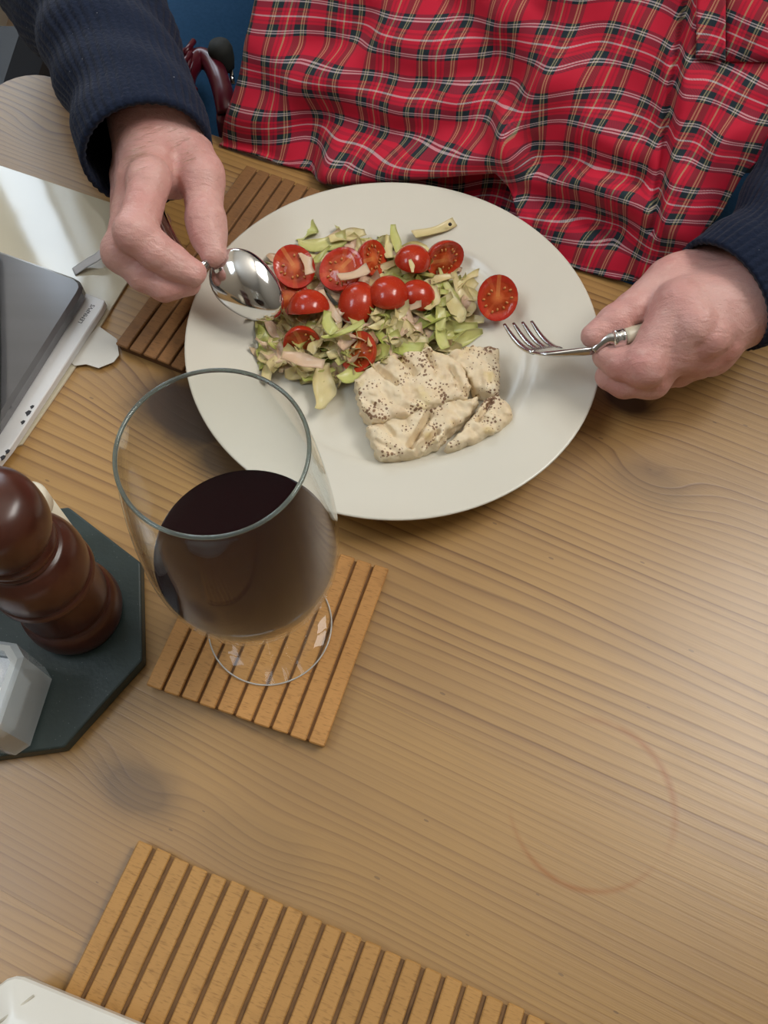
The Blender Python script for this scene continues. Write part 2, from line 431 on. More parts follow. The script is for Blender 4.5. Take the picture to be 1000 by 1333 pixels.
def paper(name, c1, c2, rough):
    t = NT(name); n = t.noise(t.coord('Object'), 9, 3); t.bump(n, 0.15, 0.004); return t.p(color=t.mix(n, c1, c2), rough=rough, spec=0.5)
M['film'] = paper('glossy_cream_folder', (0.60, 0.545, 0.40, 1), (0.64, 0.585, 0.44, 1), 0.07)
_b = M['film'].node_tree.nodes['Principled BSDF']; _b.inputs['Coat Weight'].default_value = 1.0; _b.inputs['Coat Roughness'].default_value = 0.05
M['paper'] = paper('matt_paper', (0.66, 0.64, 0.58, 1), (0.70, 0.68, 0.62, 1), 0.6)
M['box_white'] = paper('white_card_box', (0.70, 0.70, 0.70, 1), (0.74, 0.74, 0.74, 1), 0.35)
M['strap'] = simple('pale_translucent_strap', (0.60, 0.60, 0.62, 1), 0.3)
def laptop_m():
    t = NT('grey_metal_lid'); n = t.noise(t.coord('Object', scale=(3, 60, 1)), 1.0, 2); return t.p(color=t.mix(n, (0.13, 0.13, 0.135, 1), (0.17, 0.17, 0.18, 1)), rough=0.16, spec=0.6, metal=0.35)
M['lid'] = laptop_m()
M['black'] = simple('black_plastic', (0.012, 0.014, 0.016, 1), 0.35)
M['ink'] = simple('dark_ink', (0.03, 0.03, 0.035, 1), 0.6)
M['pepper'] = simple('black_pepper', (0.02, 0.017, 0.015, 1), 0.7)
M['tray'] = simple('white_glazed_tray', (0.74, 0.73, 0.67, 1), 0.22)
M['seam'] = simple('pale_seam', (0.56, 0.53, 0.44, 1), 0.35)
M['maroon'] = simple('maroon_lacquer', (0.11, 0.008, 0.018, 1), 0.28, spec=0.5)
M['rubber'] = simple('dark_rubber', (0.018, 0.020, 0.018, 1), 0.75)
def denim():
    t = NT('blue_trouser_cloth'); n = t.noise(t.coord('Object'), 300, 2); t.bump(n, 0.3, 0.001)
    return t.p(color=t.mix(n, (0.010, 0.050, 0.120, 1), (0.020, 0.080, 0.180, 1)), rough=0.85, spec=0.2)
M['denim'] = denim()
M['cushion'] = simple('dark_navy_leather', (0.012, 0.016, 0.024, 1), 0.5)
def carpet():
    t = NT('beige_carpet'); n = t.noise(t.coord('Object'), 90, 4); t.bump(n, 0.5, 0.004); return t.p(color=t.mix(n, (0.24, 0.17, 0.11, 1), (0.34, 0.25, 0.17, 1)), rough=0.95)
M['carpet'] = carpet()
def plaster(name, c):
    t = NT(name); n = t.noise(t.coord('Object'), 6, 4); t.bump(n, 0.1, 0.003); return t.p(color=t.mix(n, c, tuple(0.93 * q for q in c[:3]) + (1,)), rough=0.9)
M['wall'] = plaster('warm_white_plaster', (0.42, 0.37, 0.30, 1)); M['ceil'] = plaster('white_ceiling', (0.55, 0.52, 0.47, 1))
M['frame'] = simple('white_window_paint', (0.72, 0.72, 0.70, 1), 0.4)
M['leg_wood'] = simple('pine_leg', (0.38, 0.22, 0.09, 1), 0.5)

def leaf_mat(name, c1, c2, rib):
    t = NT(name); tc = t.coord('Object'); n = t.noise(tc, 130, 3); uv = t.n('ShaderNodeUVMap'); x, y, z = t.sep(uv.outputs[0])
    inf = t.n('ShaderNodeObjectInfo')
    c = t.mix(t.math('ADD', t.math('MULTIPLY', y, 0.6), t.math('MULTIPLY', t.math('SUBTRACT', n, 0.5), 1.2), clamp=True), c1, c2)
    c = t.mix(t.math('MULTIPLY', inf.outputs['Random'], 0.45), c, rib)
    vein = t.noise(t.coord('Object', scale=(90, 400, 200)), 1.0, 2)
    t.bump(vein, 0.35, 0.0012)
    return t.p(color=c, rough=0.30, spec=0.5, sss=0.15, sssr=(0.6, 1.0, 0.3), ssss=0.003)
M['leaf_green'] = leaf_mat('lettuce_green', (0.40, 0.46, 0.09, 1), (0.64, 0.62, 0.24, 1), (0.70, 0.62, 0.32, 1))
M['leaf_pale'] = leaf_mat('lettuce_pale', (0.64, 0.56, 0.24, 1), (0.76, 0.68, 0.40, 1), (0.68, 0.52, 0.30, 1))
M['leaf_cream'] = leaf_mat('onion_cream', (0.62, 0.46, 0.29, 1), (0.70, 0.55, 0.38, 1), (0.66, 0.40, 0.30, 1))
def tom_skin():
    t = NT('tomato_skin'); n = t.noise(t.coord('Object'), 60, 3); sp = t.math('LESS_THAN', t.voronoi(t.coord('Object'), 650), 0.16)
    c = t.mix(n, (0.36, 0.016, 0.008, 1), (0.50, 0.045, 0.012, 1)); c = t.mix(t.math('MULTIPLY', sp, 0.25), c, (0.75, 0.30, 0.12, 1))
    t.bump(n, 0.15, 0.002)
    return t.p(color=c, rough=0.18, spec=0.5, sss=0.1, sssr=(1, 0.2, 0.1), ssss=0.003)
def tom_flesh():
    t = NT('tomato_flesh'); tc = t.coord('Object'); x, y, z = t.sep(tc)
    r = t.math('SQRT', t.math('ADD', t.math('MULTIPLY', x, x), t.math('MULTIPLY', y, y)))
    a = t.math('ARCTAN2', y, x)
    n = t.noise(tc, 190, 3)
    c = t.ramp(t.math('ADD', t.math('MULTIPLY', r, 68.0), t.math('MULTIPLY', t.math('SUBTRACT', n, 0.5), 0.25)),
               [(0.0, (0.66, 0.20, 0.06, 1)), (0.20, (0.58, 0.12, 0.035, 1)), (0.34, (0.42, 0.055, 0.012, 1)), (0.66, (0.46, 0.050, 0.014, 1)), (0.78, (0.52, 0.040, 0.016, 1)), (1.0, (0.46, 0.020, 0.010, 1))])
    rib = t.math('GREATER_THAN', t.math('COSINE', t.math('MULTIPLY', a, 3.0)), 0.93)
    c = t.mix(t.math('MULTIPLY', rib, 0.35), c, (0.62, 0.14, 0.04, 1))
    core = t.math('MULTIPLY', t.math('LESS_THAN', t.math('ABSOLUTE', x), 0.0013), t.math('GREATER_THAN', y, 0.001))
    c = t.mix(t.math('MULTIPLY', core, 0.35), c, (0.75, 0.34, 0.10, 1))
    t.bump(n, 0.3, 0.002)
    return t.p(color=c, rough=0.15, spec=0.5, sss=0.15, sssr=(1, 0.25, 0.1), ssss=0.003)
M['tom_skin'] = tom_skin(); M['tom_flesh'] = tom_flesh(); M['seed'] = simple('tomato_seed', (0.56, 0.22, 0.055, 1), 0.3)
def fish_m():
    t = NT('poached_white_fish'); tc = t.coord('Object')
    n = t.noise(tc, 70, 4, 0.6); mask = t.noise(tc, 45, 2, 0.5)
    c = t.mix(n, (0.68, 0.50, 0.28, 1), (0.86, 0.78, 0.60, 1))
    ye = t.noise(t.coord('Object', loc=(3, 1, 0)), 60, 2); c = t.mix(t.math('MULTIPLY', t.math('SUBTRACT', ye, 0.58, clamp=True), 4.0, clamp=True), c, (0.74, 0.58, 0.22, 1))
    v = t.voronoi(tc, 470); rad = t.math('MULTIPLY', t.math('SUBTRACT', mask, 0.40, clamp=True), 2.4)
    geo = t.n('ShaderNodeNewGeometry'); nz = t.sep(geo.outputs['Normal'])[2]
    sp = t.math('MULTIPLY', t.math('LESS_THAN', v, rad), t.math('GREATER_THAN', nz, 0.35))
    c = t.mix(t.math('MULTIPLY', sp, 0.85), c, (0.15, 0.050, 0.016, 1))
    br = t.math('MULTIPLY', t.math('SUBTRACT', t.noise(t.coord('Object', loc=(1, 5, 2)), 55, 4, 0.65), 0.50, clamp=True), 3.0, clamp=True)
    c = t.mix(t.math('MULTIPLY', br, t.math('MULTIPLY', t.math('GREATER_THAN', nz, 0.3), 0.60)), c, (0.42, 0.22, 0.085, 1))
    fl = t.noise(t.coord('Object', scale=(160, 40, 60), rot=(0, 0, 0.5)), 1.0, 3)
    t.bump(t.math('ADD', n, fl), 0.5, 0.0016)
    return t.p(color=c, rough=0.42, spec=0.4, sss=0.25, sssr=(1, 0.8, 0.5), ssss=0.004)
M['fish'] = fish_m()

# ------------------------------------------------------------------ room (setting)
FZ, CZ = -0.74, 2.10
X0, X1, Y0, Y1 = -0.85, 0.90, -1.9, 1.80
struct(cbox('floor', (X0 + X1) / 2, (Y0 + Y1) / 2, FZ - 0.05, X1 - X0 + 0.4, Y1 - Y0 + 0.4, 0.1, 0, M['carpet']))
struct(cbox('ceiling', (X0 + X1) / 2, (Y0 + Y1) / 2, CZ + 0.05, X1 - X0 + 0.4, Y1 - Y0 + 0.4, 0.1, 0, M['ceil']))
def wall(name, axis, c, a0, a1, holes=()):
    """wall with rectangular window openings; holes=(h0,h1,z0,z1) along the wall, in order"""
    th = 0.1; parts = []
    def b(p0, p1, z0, z1):
        if axis == 'x': parts.append(cbox_data(c, (p0 + p1) / 2, (z0 + z1) / 2, th, p1 - p0, z1 - z0, 0))
        else: parts.append(cbox_data((p0 + p1) / 2, c, (z0 + z1) / 2, p1 - p0, th, z1 - z0, 0))
    cur = a0
    for h0, h1, z0, z1 in holes:
        b(cur, h0, FZ, CZ); b(h0, h1, FZ, z0); b(h0, h1, z1, CZ); cur = h1
    b(cur, a1, FZ, CZ)
    vs, fs = join_data(parts); struct(link_mesh(name, vs, fs, M['wall'], smooth=False))
def window(n, axis, c, h0, h1, z0, z1, mull=True):
    parts = []
    def b(p0, p1, q0, q1):
        if axis == 'x': parts.append(cbox_data(c, (p0 + p1) / 2, (q0 + q1) / 2, 0.05, p1 - p0, q1 - q0, 0.004))
        else: parts.append(cbox_data((p0 + p1) / 2, c, (q0 + q1) / 2, p1 - p0, 0.05, q1 - q0, 0.004))
    w = 0.035; mid = (h0 + h1) / 2
    b(h0, h0 + w, z0, z1); b(h1 - w, h1, z0, z1); b(h0, h1, z0, z0 + w); b(h0, h1, z1 - w, z1)
    if mull: b(mid - w / 2, mid + w / 2, z0, z1)
    vs, fs = join_data(parts); struct(link_mesh('window_%d' % n, vs, fs, M['frame'], smooth=False))
WR = (0.15, 0.95, 1.03, 2.01); WB = (-0.78, -0.30, 0.50, 1.60); WL = [(-0.29, 0.39, 1.05, 1.95), (1.42, 1.80, 0.30, 1.60)]
wall('wall_right', 'x', X1 + 0.05, Y0 - 0.1, Y1 + 0.1, [WR])
wall('wall_back', 'y', Y1 + 0.05, X0, X1, [WB])
wall('wall_left', 'x', X0 - 0.05, Y0 - 0.1, Y1 + 0.1, WL)
wall('wall_front', 'y', Y0 - 0.05, X0, X1)
window(1, 'x', X1 + 0.03, *WR); window(2, 'y', Y1 + 0.03, *WB, mull=False)
window(3, 'x', X0 - 0.03, *WL[0]); window(4, 'x', X0 - 0.03, *WL[1], mull=False)

# ------------------------------------------------------------------ table: four pine boards running along E1
TT = 0.032
table = tag(empty('dining_table', (0, 0, 0), TA), 'scrubbed pine dining table with long straight grain and knots', 'table')
LX, RX, FARY = -0.545, 0.66, 0.456
JO = [FARY, 0.2795, 0.108, -0.062, -0.235]
k_ = tloc
ring1 = tloc(768, 1046)
kn = [
    [k_(845, 628) + (0.018, 3.2, 0.30), k_(817, 522) + (0.012, 4.0, 0.95), k_(60, 175) + (0.02, 2.0, 0.1)],
    [k_(248, 538) + (0.030, 4.2, 0.97), k_(905, 470) + (0.015, 2.0, 0.1), k_(300, 600) + (0.018, 2.5, 0.8)],
    [k_(178, 1028) + (0.016, 3.0, 0.55), k_(330, 1105) + (0.022, 2.4, 0.15), k_(780, 955) + (0.006, 1.5, 0.5)],
    [k_(700, 1240) + (0.014, 1.6, 0.15)],
]
for i in range(4):
    y1, y0 = JO[i], JO[i + 1]
    rg = [ring1 + (0.043, 0.0022, math.radians(-85)), ring1 + (0.045, 0.003, math.radians(55))] if i in (1, 2, 3) else []
    m = pine('pine_board_wood_%d' % i, 3.1 + 5.7 * i, kn[i], rg, [1.0, 1.02, 0.98, 0.97][i], [170.0, 160.0, 230.0, 230.0][i], [0.95, 1.0, 0.55, 0.6][i])
    poly = [(LX, y0 + 0.00003), (RX, y0 + 0.00003), (RX, y1 - 0.00003), (LX, y1 - 0.00003)]
    if i == 0:                                           # rounded far corner
        r = 0.035; poly = poly[:2] + [(RX, y1)] + [(LX + r - r * math.sin(a), y1 - r + r * math.cos(a)) for a in np.linspace(0, math.pi / 2, 8)]
    b = prism('board', poly, -TT, 0.0, m, table, bevel=0.0, seg=1)
for (lx, ly) in ((LX + 0.09, FARY - 0.09), (RX - 0.09, FARY - 0.09), (LX + 0.09, JO[-1] + 0.09), (RX - 0.09, JO[-1] + 0.09)):
    lathe('leg', [(0.028, FZ), (0.032, FZ + 0.05), (0.028, FZ + 0.2), (0.038, FZ + 0.45), (0.032, FZ + 0.52), (0.042, FZ + 0.54), (0.042, -TT)], M['leg_wood'], table, 20, (lx, ly, 0))

# ------------------------------------------------------------------ slatted mats
def slat_mat(name, corner, a_dir, n, pitch, length, thick, sm, gm, label, cat, group=None, rnd=0.0003, gap=0.0017):
    """corner: world xy of slat 0's outer corner; slats run along local +y, stack along local +x (a_dir = angle of local x)"""
    t = tag(empty(name, (corner[0], corner[1], 0), a_dir), label, cat, group)
    hb = thick * 0.72
    cbox('backing', n * pitch / 2, length / 2, hb / 2 + 0.0001, n * pitch - 0.003, length - 0.002, hb, 0.0005, gm, t)
    vs, fs = cbox_data(0, 0, 0, pitch - gap, length, thick - hb, 0.0006)
    # slat mesh drawn along its own X so that the grain follows the slat
    first = None
    for i in range(n):
        if first is None:
            o = link_mesh('slat', [(v[1], -v[0], v[2]) for v in vs], fs, sm, t, smooth=False); first = o
        else:
            o = first.copy(); col.objects.link(o); o.parent = t
        o.location = ((i + 0.5) * pitch, length / 2 + rng.uniform(-rnd, rnd), hb + (thick - hb) / 2 + 0.0001); o.rotation_euler = (0, 0, math.pi / 2)
    return t
# coaster under the wine glass
cb = np.array([-0.1297, 0.1217]); cr = np.array([-0.0279, 0.0899]); ct = np.array([0.0026, 0.1950])
ang = math.atan2(cr[1] - cb[1], cr[0] - cb[0])
slat_mat('coaster', cb, ang, 10, 0.01066, 0.1092, 0.008, M['slat_light'], M['groove_light'], 'square slatted beech coaster under the red wine glass', 'coaster')
# mat under the plate
c1 = P(149, 446, 0.008)[:2]; c2 = P(320, 214, 0.008)[:2]
dd = (c2 - c1); ln = np.linalg.norm(dd); ang = math.atan2(dd[1], dd[0]) - math.pi / 2
slat_mat('place_mat', c1, ang, 21, 0.0107, ln, 0.008, M['slat_dark'], M['groove_dark'], 'dark stained slatted wooden mat under the dinner plate', 'place mat')
# mat nearest the camera
c1 = P(178, 1092, 0.008)[:2]; c2 = P(722, 1333, 0.008)[:2]
ang = math.atan2(c2[1] - c1[1], c2[0] - c1[0]); L2 = 0.19
o2 = c1 + L2 * np.array([math.sin(ang), -math.cos(ang)])
slat_mat('place_mat', o2, ang, 22, 0.01045, L2, 0.008, M['slat_mat'], M['groove_mat'], 'long slatted wooden mat at the near edge of the table', 'place mat', rnd=0.0006, gap=0.0023)

# ------------------------------------------------------------------ plate
PC = np.array([0.0030, 0.3518]); PZ = 0.0084; PR = 0.1351
plate = tag(lathe('dinner_plate', [(0.0, 0.004), (0.080, 0.004), (0.0855, 0.0045), (0.0895, 0.0070), (0.0925, 0.0098), (0.097, 0.0112), (0.115, 0.0148), (0.1335, 0.0192), (0.1348, 0.0192), (PR, 0.0184),
      (0.1340, 0.0172), (0.115, 0.0122), (0.096, 0.0080), (0.088, 0.0040), (0.083, 0.0006), (0.080, 0.0), (0.077, 0.0006), (0.074, 0.0016), (0.0, 0.0016)], M['ceramic'], None, 128, (0, 0, 0)),
      'round cream ceramic dinner plate with broad rim holding fish and salad', 'plate')
plate.location = (PC[0], PC[1], PZ)
PF = PZ + 0.004                                       # height of the eating surface

# ------------------------------------------------------------------ salad
salad_rng = random.Random(21)
def mound(px, py):
    d = ((px - 470) / 125.0) ** 2 + ((py - 395) / 95.0) ** 2
    return PF + 0.003 + 0.016 * max(0.0, 1 - d)
def leaf_data(L, W, bend, twist, ruff, seed, taper=0.6, nl=12, nw=4, th=0.00045):
    r = random.Random(seed); ph = r.uniform(0, 6); top = []
    uv = []
    for i in range(nl + 1):
        s = i / nl
        a = bend * (s - 0.5)
        cx = L * (math.sin(a) / bend if abs(bend) > 1e-3 else (s - 0.5)); cz = L * ((1 - math.cos(a)) / bend if abs(bend) > 1e-3 else 0)
        w = W * (taper + (1 - taper) * math.sin(math.pi * min(1, max(0, s * 0.9 + 0.08)))) * (1 + 0.18 * math.sin(7 * s + ph))
        tw = twist * (s - 0.5)
        for j in range(nw + 1):
            q = j / nw - 0.5
            y = q * w * math.cos(tw) + 0.15 * W * math.sin(5 * s + ph); z = cz + q * w * math.sin(tw) + ruff * W * abs(q) * math.sin(9 * s + ph + 2.2 * (q > 0)) + 0.25 * W * q * q
            top.append((cx, y, z)); uv.append((s, j / nw))
    n = len(top); vs = [(x, y, z + th / 2) for x, y, z in top] + [(x, y, z - th / 2) for x, y, z in top]; uv = uv + uv
    fs = []; k = nw + 1
    for i in range(nl):
        for j in range(nw):
            a = i * k + j; q = (a, a + 1, a + k + 1, a + k); fs.append(q[::-1]); fs.append(tuple(n + v for v in q))
    edge = [i * k for i in range(nl + 1)] + [nl * k + j for j in range(1, k)] + [i * k + nw for i in range(nl - 1, -1, -1)] + [j for j in range(nw - 1, 0, -1)]
    for a, b in zip(edge, edge[1:] + edge[:1]): fs.append((a, b, n + b, n + a))
    return vs, fs, uv
def leaf(name, px, py, z, ang, L, W, mat, label, cat='lettuce', group=None, bend=0.8, twist=0.6, ruff=0.25, tilt=(0, 0), taper=0.6, seed=None):
    seed = salad_rng.randint(0, 99999) if seed is None else seed
    vs, fs, uv = leaf_data(L, W, bend, twist, ruff, seed, taper)
    o = link_mesh(name, vs, fs, mat, None, uv=uv); p = P(px, py, z); o.location = p
    o.rotation_euler = (tilt[0], tilt[1], ang); return tag(o, label, cat, group)
def pang(dx, dy, px=470, py=400):
    """world angle of a pixel direction on the plate"""
    a = P(px, py, PF); b = P(px + dx, py + dy, PF); return math.atan2(b[1] - a[1], b[0] - a[0])
SHRED = 'thin pale green shred of lettuce tangled in the salad'
for i in range(200):
    while True:
        px, py = salad_rng.uniform(335, 615), salad_rng.uniform(305, 500)
        # outline of the heap of salad in the photograph
        if ((px - 475) / 138) ** 2 + ((py - 400) / 92) ** 2 < 1 and not (px > 500 and py > 462) and not (px < 350 and py < 360): break
    m = salad_rng.choices([M['leaf_green'], M['leaf_pale'], M['leaf_cream']], [0.34, 0.42, 0.24])[0]
    leaf('lettuce_shred', px, py, mound(px, py) + salad_rng.uniform(-0.003, 0.003), salad_rng.uniform(0, 6.28), salad_rng.uniform(0.022, 0.044), salad_rng.uniform(0.005, 0.0105), m,
         SHRED, 'lettuce', 'tangled lettuce shreds in the salad', bend=salad_rng.uniform(0.3, 1.9) * salad_rng.choice((-1, 1)), twist=salad_rng.uniform(-2.2, 2.2), ruff=salad_rng.uniform(0.1, 0.4), tilt=(salad_rng.uniform(-0.5, 0.5), salad_rng.uniform(-0.3, 0.3)))
for i in range(60):
    a_, r_ = salad_rng.uniform(0, 6.28), math.sqrt(salad_rng.random())
    cx_, cy_ = (405, 456) if i < 36 else (510, 446)
    px, py = cx_ + 68 * r_ * math.cos(a_), cy_ + (38 if i < 36 else 22) * r_ * math.sin(a_)
    leaf('lettuce_shred', px, py, mound(px, py) + salad_rng.uniform(0.0, 0.005), salad_rng.uniform(0, 6.28), salad_rng.uniform(0.018, 0.034), salad_rng.uniform(0.005, 0.010), salad_rng.choice([M['leaf_pale'], M['leaf_pale'], M['leaf_cream'], M['leaf_green']]),
         SHRED, 'lettuce', 'tangled lettuce shreds in the salad', bend=salad_rng.uniform(0.4, 1.8) * salad_rng.choice((-1, 1)), twist=salad_rng.uniform(-1.8, 1.8), ruff=salad_rng.uniform(0.2, 0.6), tilt=(salad_rng.uniform(-0.4, 0.4), salad_rng.uniform(-0.3, 0.3)))
G, PL, CR = M['leaf_green'], M['leaf_pale'], M['leaf_cream']
def hl(px, py, dx, dy, L, W, m, label, z=None, **kw):
    leaf('lettuce_leaf' if m is not CR else 'onion_strip', px, py, (mound(px, py) + 0.006) if z is None else z, pang(dx, dy, px, py), L, W, m, label, 'lettuce' if m is not CR else 'onion', **kw)
hl(400, 302, -15, 30, 0.021, 0.012, G, 'upright yellow-green lettuce leaf at the far left of the salad', z=0.022, bend=0.5, tilt=(0.3, 0))
hl(420, 318, 50, -4, 0.034, 0.013, G, 'broad green lettuce leaf behind the two cut tomatoes', z=0.024, bend=0.6)
hl(452, 308, 40, -8, 0.026, 0.010, PL, 'pale yellow lettuce leaf lying at the far side of the salad', z=0.025, bend=0.4)
hl(362, 338, 26, -10, 0.020, 0.008, G, 'small green lettuce piece by the spoon tip side tomato', z=0.020)
hl(515, 312, 4, 40, 0.026, 0.006, G, 'upright green lettuce sliver between two far tomatoes', z=0.032, bend=0.3, twist=0.2)
hl(507, 322, 2, 30, 0.020, 0.007, PL, 'pale ribbed lettuce sliver leaning beside the green one', z=0.031, bend=0.3, twist=0.1)
hl(566, 299, 60, -20, 0.032, 0.0075, PL, 'pale flat lettuce strip with a black peppercorn at its end', z=0.022, bend=0.15, twist=0.1, ruff=0.05, taper=0.9)
hl(400, 343, 14, 32, 0.019, 0.0065, CR, 'pinkish onion strip lying on the leftmost cut tomato', z=0.044, bend=0.2, twist=0.1, ruff=0.05, taper=0.95)
hl(461, 357, 40, -14, 0.021, 0.0068, CR, 'pale onion strip lying on the large cut tomato', z=0.044, bend=0.3, twist=0.3, ruff=0.08, taper=0.95)
hl(430, 400, 22, 42, 0.030, 0.005, CR, 'long thin onion strip in the middle of the salad', z=0.034, bend=0.3, twist=0.3, taper=0.9)
hl(368, 414, 36, 14, 0.026, 0.009, G, 'bright green lettuce stalk below the spoon', z=0.020, bend=0.3, twist=0.2, taper=0.9)
hl(421, 505, -8, 50, 0.036, 0.013, PL, 'drooping pale lettuce leaf hanging over the plate rim side', z=0.020, bend=0.5, twist=0.4)
hl(463, 483, 44, -26, 0.026, 0.012, G, 'fresh green lettuce leaf next to the fish', z=0.026, bend=0.7, twist=0.3)
hl(352, 470, -6, 50, 0.034, 0.008, PL, 'long pale lettuce stalk at the left edge of the salad', z=0.019, bend=0.3)
hl(346, 448, 4, 44, 0.026, 0.012, G, 'green frilly lettuce piece at the left edge of the salad', z=0.018, bend=0.5, ruff=0.5)
hl(395, 470, 44, 6, 0.028, 0.010, CR, 'cream coloured onion piece below the tomato slice', z=0.030, bend=0.5)
hl(430, 424, 6, 36, 0.020, 0.008, G, 'bright light green lettuce curl in the centre of salad', z=0.039, bend=1.3, twist=0.8)
hl(447, 432, 46, -16, 0.030, 0.004, G, 'thin green lettuce ribbon across the centre of salad', z=0.038, bend=0.6)
hl(525, 400, 40, 0, 0.026, 0.008, CR, 'curled cream onion piece in front of the red tomatoes', z=0.032, bend=1.6, twist=1.2)
hl(562, 392, -10, 34, 0.022, 0.008, PL, 'yellow curled leaf right of the smooth tomatoes', z=0.032, bend=1.2)
hl(575, 430, 8, 50, 0.034, 0.008, G, 'green lettuce strip on the right side of salad', z=0.026, bend=0.6)
hl(592, 400, 14, 40, 0.030, 0.010, PL, 'translucent pale leaf at the right margin of salad', z=0.020, bend=0.5)
hl(520, 450, 40, 16, 0.032, 0.012, G, 'green lettuce leaf behind the fish fillet', z=0.028, bend=0.8)
hl(498, 440, 40, 22, 0.030, 0.011, PL, 'pale lettuce leaf in front of the centre tomatoes', z=0.027, bend=0.8)
hl(536, 347, 4, 18, 0.011, 0.003, PL, 'short pale sliver stuck on the far tomato', z=0.046, bend=0.4, twist=0.1)
pc = P(586, 292, 0.0262); 
tag(link_mesh('peppercorn', *(lambda d: (d[0], d[1]))(lathe_data([(0.00001, -0.0013), (0.0009, -0.0009), (0.0014, 0), (0.0009, 0.0009), (0.00001, 0.0013)], 10, pc)), M['pepper']), 'single black peppercorn on the pale lettuce strip', 'peppercorn')

def tomato(px, py, z, r, tilt_dir, tilt, kind, label, spin=0.0, elong=1.12):
    """half cherry tomato. kind 'cut': cut face looks along the axis; 'skin': rounded side looks along it"""
    p = P(px, py, z)
    t = tag(empty('tomato_half', p), label, 'tomato', 'halved cherry tomatoes on the plate')
    r = r * (1.12 if kind == 'skin' else 1.04)
    n = 28; prof = [(r * math.cos(a), -r * 0.92 * math.sin(a)) for a in np.linspace(0, math.pi / 2 - 0.02, 9)] + [(0.00001, -r * 0.92)]
    prof = [(r * 0.985, 0.0006 * 1.2)] + prof
    vs, fs = lathe_data(prof, n); vs = [(x, y * elong, zz) for x, y, zz in vs]
    link_mesh('skin', vs, fs, M['tom_skin'], t)
    fp = [(0.00001, 0.0), (r * 0.3, 0.0002), (r * 0.5, -0.0006), (r * 0.72, -0.0005), (r * 0.82, 0.0004), (r * 0.985, 0.0006)]
    vs, fs = lathe_data(fp, n); vs = [(x, y * elong, zz) for x, y, zz in vs]
    link_mesh('cut_face', vs, fs, M['tom_flesh'], t)
    parts = []
    rr = random.Random(int(px * 7 + py))
    for k in range(13):
        a = k / 13 * 6.28 + rr.uniform(-0.15, 0.15)
        if abs(math.sin(a) - 1) < 0.12: continue
        q = r * rr.uniform(0.42, 0.70); c = np.array([q * math.cos(a), q * math.sin(a) * elong, 0.0002])
        v, f = lathe_data([(0.00001, -0.0005), (0.0006, -0.0003), (0.0008, 0), (0.0005, 0.0004), (0.00001, 0.0005)], 6)
        v = [(c[0] + x * math.cos(a) * 1.5 - y * math.sin(a), c[1] + x * math.sin(a) * 1.5 + y * math.cos(a), c[2] + zz) for x, y, zz in v]; parts.append((v, f))
    s = link_mesh('seeds', *join_data(parts), M['seed'], t); s['kind'] = 'stuff'
    ax = Vector((math.cos(tilt_dir) * math.sin(tilt), math.sin(tilt_dir) * math.sin(tilt), math.cos(tilt)))
    if kind == 'skin': ax = -ax
    q = ax.to_track_quat('Z', 'Y'); t.rotation_euler = (q @ Matrix.Rotation(spin, 3, 'Z').to_quaternion()).to_euler()
    return t
D = math.radians
tomato(383, 347, 0.041, 0.0130, D(-90), 0.45, 'cut', 'cut tomato half with a pinkish onion strip across it', spin=0.6)
tomato(444, 350, 0.041, 0.0134, D(-110), 0.40, 'cut', 'large round cut tomato half with a pale onion strip on it', spin=-0.4)
tomato(487, 336, 0.037, 0.0115, D(-20), 1.0, 'cut', 'dark red tomato half tilted beside the upright lettuce sliver', spin=1.0)
tomato(537, 341, 0.033, 0.0108, D(60), 0.35, 'skin', 'round side up tomato half with a short pale sliver stuck on it')
tomato(580, 338, 0.028, 0.0125, D(-60), 1.25, 'cut', 'orange red tomato half on its side at the far right of the salad', spin=1.4)
tomato(648, 388, 0.031, 0.0130, D(-95), 0.75, 'cut', 'single cut tomato half apart from the salad beside the fork', spin=0.05)
tomato(466, 397, 0.030, 0.0118, D(-100), 0.30, 'skin', 'speckled red tomato half round side up, left of the two in the salad middle', elong=1.2)
tomato(506, 385, 0.034, 0.0118, D(80), 0.30, 'skin', 'largest smooth red tomato half round side up in the salad middle', elong=1.15)
tomato(544, 386, 0.030, 0.0100, D(0), 0.35, 'skin', 'small smooth red tomato half at the right of the salad middle')
tomato(376, 386, 0.031, 0.0115, D(-90), 0.45, 'cut', 'dull brownish cut tomato half half hidden behind the spoon tip', spin=2.0)
tomato(402, 403, 0.034, 0.0125, D(100), 0.75, 'skin', 'glossy bright orange red tomato half below the spoon tip')
tomato(394, 450, 0.025, 0.0120, D(-80), 1.35, 'cut', 'thin edge-on tomato half in the lower left of the salad', spin=0.3)
tomato(466, 458, 0.030, 0.0120, D(-150), 0.55, 'cut', 'brick red cut tomato half between pale leaves above the fish', spin=0.9)

# ------------------------------------------------------------------ fish pieces (flaked fillet)
def poly_sd(X, poly):
    poly = np.asarray(poly); d = np.full(X.shape[:-1], 1e9); ins = np.zeros(X.shape[:-1], bool)
    for a, b in zip(poly, np.roll(poly, -1, 0)):
        e = b - a; w = X - a; t = np.clip((w @ e) / (e @ e), 0, 1); q = w - t[..., None] * e
        d = np.minimum(d, np.hypot(q[..., 0], q[..., 1]))
        c = ((a[1] > X[..., 1]) != (b[1] > X[..., 1])) & (X[..., 0] < (b[0] - a[0]) * (X[..., 1] - a[1]) / (b[1] - a[1] + 1e-12) + a[0]); ins ^= c
    return np.where(ins, -d, d)
def vnoise(X, f, seed):
    r = np.random.RandomState(seed); out = np.zeros(X.shape[:-1])
    for k in range(7):
        d = r.normal(size=3); d /= np.linalg.norm(d); out += np.sin((X @ d) * f * r.uniform(0.7, 1.5) + r.uniform(0, 6.28))
    return out / 7
